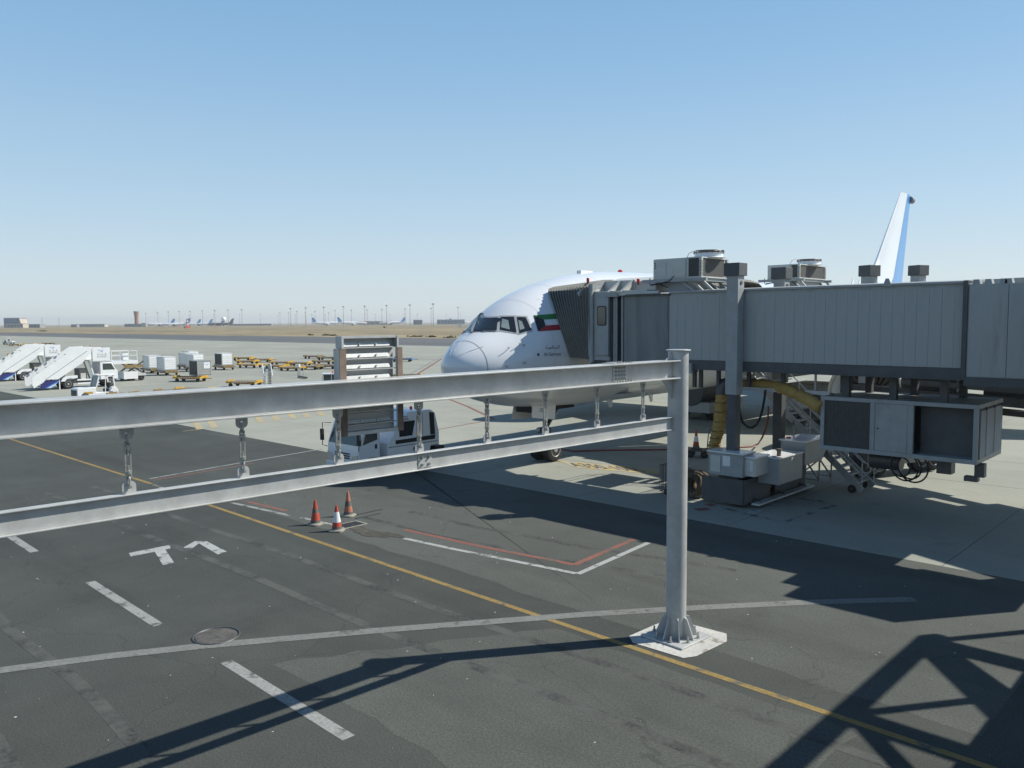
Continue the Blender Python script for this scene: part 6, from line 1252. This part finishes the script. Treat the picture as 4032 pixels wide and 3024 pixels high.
ml = [(575, 1233, 0), (622, 1230, 0), (664, 1227, 0), (707, 1226, 0), (750, 1225, 0), (798, 1223, 0), (847, 1222, 0), (899, 1220, 0), (953, 1219, 0), (1145, 1214, 1), (1205, 1211, 1), (1276, 1209, 1), (1353, 1207, 1), (1437, 1205, 1), (1523, 1202, 1), (1615, 1200, 1), (1706, 1196, 1),
      (745, 1241, 2), (841, 1239, 2), (944, 1239, 2), (1026, 1239, 2), (1095, 1239, 2), (1103, 1229, 2), (1137, 1231, 2), (1163, 1238, 2), (1170, 1226, 2), (1203, 1230, 2), (1229, 1238, 2), (1241, 1225, 2), (1282, 1238, 2), (1295, 1231, 2), (1320, 1223, 3), (1384, 1221, 3), (1446, 1220, 3), (1504, 1218, 3), (1596, 1216, 3), (1698, 1213, 3), (1804, 1210, 1),
      (1228, 1238, 2), (1437, 1236, 3), (1479, 1237, 3), (1536, 1237, 3), (1590, 1237, 3), (1643, 1237, 3), (1758, 1236, 3), (1813, 1237, 3)]
labs = ['mast from the left in the row right of the control tower', 'tall striped mast from the left, front row above the sign', 'small hazy mast from the left between the mast rows', 'smaller mast from the left behind the tall striped ones']
for px, py, kd in sorted(ml):
    lab_ = ORD[cnt[kd]] + ' ' + labs[kd]; cnt[kd] += 1
    hz = 1266 - 0.007 * (px - 2016); dep = (33.5 - 6.2) * F / max(8, hz - py); dep = min(dep, 3300)
    if first: m0.location = A(px, dep); m0['label'] = lab_; m0['group'] = 'floodlight masts of the far apron, set %d' % (kd + 1); first = False
    else: dup(m0, A(px, dep), 0.4 * (px % 3), lab_, 'floodlight masts of the far apron, set %d' % (kd + 1))
rp = thing('striped_pole', 'red and white striped pole on a small red hut in the dry field', 'marker pole', G(738, 1292) * Vector((1, 1, 0)))
for k in range(5): obj('band', MB().cyl((0, 0, 2 + k * 2.2), (0, 0, 4.2 + k * 2.2), 1.1, n=10), (redw if k % 2 == 0 else whitew), rp)
obj('hut', MB().box(-5, -3, 0, 3, 3, 2.6), redw, rp); obj('hut_panel', MB().box(-1, -3.1, 0.2, 1.5, -3.0, 2.4), whitew, rp)
rd = thing('radar_dome', 'white radome ball beside the dark tailed far airliner', 'radar dome', A(881, 1900)); obj('dome', MB().lathe([(0.3, 11), (3.5, 12), (5.2, 15), (5.2, 18), (3.5, 21), (0.2, 22)], n=16), farwhite, rd); obj('tower', MB().cyl((0, 0, 0), (0, 0, 11.5), 2.2, n=10), greyb, rd)
for px, py, h, lab in ((232, 1262, 10, 'left lattice pylon on the hazy skyline'), (165, 1255, 13, 'taller lattice pylon right of the grey warehouse')):
    pyl = thing('lattice_pylon', lab, 'pylon', A(px, 3000)); obj('leg', MB().bar((-4, 0, 0), (0, 0, 33), 0.7).bar((4, 0, 0), (0, 0, 33), 0.7), mastm, pyl); obj('cross_arm', MB().bar((-7, 0, 26), (7, 0, 26), 0.7).bar((-5, 0, 31), (5, 0, 31), 0.7), mastm, pyl)
ws = thing('field_sign', 'small white taxiway board in the dry field left of the big airliner', 'sign', G(1810, 1292) * Vector((1, 1, 0)), R(43.6)); obj('face', MB().box(-2, -0.1, 0.8, 2, 0.1, 4.5), whitew, ws); obj('leg', MB().box(-1.6, -0.08, 0, -1.4, 0.08, 0.8), steel, ws); obj('leg', MB().box(1.4, -0.08, 0, 1.6, 0.08, 0.8), steel, ws)
def shrub(loc, sx, sz, label, k):
    t = thing('dry_shrub', label, 'shrub', loc, k, 'scrub bushes along the taxiway edge'); mb = MB()
    r2 = random.Random(k)
    for i in range(160):
        c = Vector((r2.gauss(0, 0.4) * sx, r2.gauss(0, 0.4) * 1.0, abs(r2.gauss(0.3, 0.3)) * sz)); a = Vector((r2.uniform(-1, 1), r2.uniform(-1, 1), r2.uniform(-1, 1))).normalized() * 0.35; b = a.cross(Vector((r2.uniform(-1, 1), 0.3, 1))).normalized() * 0.22; mb.add([c - a, c + b, c + a, c - b], [(0, 1, 2, 3)])
    obj('foliage', mb, bush, t, smooth=0, recalc=False); obj('stem', MB().cyl((0, 0, 0), (0, 0, sz * 0.6), 0.06, n=6), dolbrown, t)
for i, (px, py, sx, sz, lab) in enumerate(((167, 1305, 5, 1.6, 'dark low shrub in the dry field left of the control tower'), (1310, 1322, 3.5, 0.7, 'low shrub on the taxiway edge just left of the sign board'), (1222, 1320, 3, 0.6, 'low shrub on the taxiway edge well left of the sign board'), (1285, 1321, 2.5, 0.9, 'round shrub on the taxiway edge nearest the sign board'), (1770, 1330, 4, 0.7, 'low shrub on the taxiway edge right next to the airliner nose'), (1514, 1291, 3, 1.8, 'lone dark shrub in the dry field above the sign board'), (1640, 1326, 4, 0.6, 'low shrub on the taxiway edge right of the sign board'), (1700, 1327, 3, 0.6, 'low shrub on the taxiway edge between sign board and airliner nose'))):
    shrub(G(px, py), sx, sz, lab, i + 1)

# ------------------------------------------------------------------ the glazed walkway the picture is taken from (outside the frame; its open roof bars are shaped for the shadow they cast)
wk = thing('glazed_walkway', 'unseen steel framed terminal walkway, roof bars shaped to shadow the lower right road', 'walkway', (1.3, 5, 0))
wx0, wx1 = -0.35, 2.95
obj('floor_slab', MB().box(wx0, -14, 4.35, wx1, 23.3, 4.6), greyb, wk, world=True)
for x in (wx0 - 0.02, wx1 - 0.18): obj('roof_beam', MB().box(x, -14, 7.35, x + 0.2, 23.3, 7.75), steel, wk, world=True)
ysb = [-13.5, -9.5, -5.5, -1.5, 2.9, 6.9, 10.9, 14.9, 18.9, 22.9]
for i, y in enumerate(ysb):
    obj('shadow_rafter', MB().box(wx0 + 0.19, y - 0.2, 7.4, wx1 - 0.19, y + 0.2, 7.7), steel, wk, world=True)
    for x in (wx0 + 0.08, wx1 - 0.08): obj('post', MB().box(x - 0.07, y - 0.09, 4.6, x + 0.07, y + 0.09, 7.35), steel, wk, world=True)
    if i < len(ysb) - 1:
        y2 = ysb[i + 1]; a, b = (wx0 + 0.2, wx1 - 0.2) if i % 2 else (wx1 - 0.2, wx0 + 0.2)
        obj('shadow_brace', MB().bar((a, y + 0.2, 7.55), (b, y2 - 0.2, 7.55), 0.42, 0.2), steel, wk, world=True)
        if y > 2: obj('wall_brace', MB().bar((wx0 + 0.02, y + 0.1, 4.65), (wx0 + 0.02, y2 - 0.1, 7.3), 0.25, 0.14), steel, wk, world=True)
        obj('wall_brace', MB().bar((wx1 - 0.02, y + 0.1, 7.3), (wx1 - 0.02, y2 - 0.1, 4.65), 0.25, 0.14), steel, wk, world=True)
for y in (-12, 0, 12, 22): obj('pier', MB().cyl((1.3, y, 0), (1.3, y, 4.35), 0.4, n=20), greyb, wk, world=True)

# ------------------------------------------------------------------ haze
hz = bpy.data.materials.new('haze_air'); hz.use_nodes = True; n_ = hz.node_tree; n_.nodes.clear()
pv = n_.nodes.new('ShaderNodeVolumePrincipled'); pv.inputs['Color'].default_value = (0.86, 0.90, 0.95, 1); pv.inputs['Density'].default_value = 0.00013; pv.inputs['Anisotropy'].default_value = 0.2
ou = n_.nodes.new('ShaderNodeOutputMaterial'); n_.links.new(pv.outputs[0], ou.inputs['Volume'])
try: hz.cycles.homogeneous_volume = True
except Exception: pass
hb = obj('haze', MB().box(-6000, -60, -1.4, 420, 6000, 45), hz, smooth=0); hb['kind'] = 'stuff'
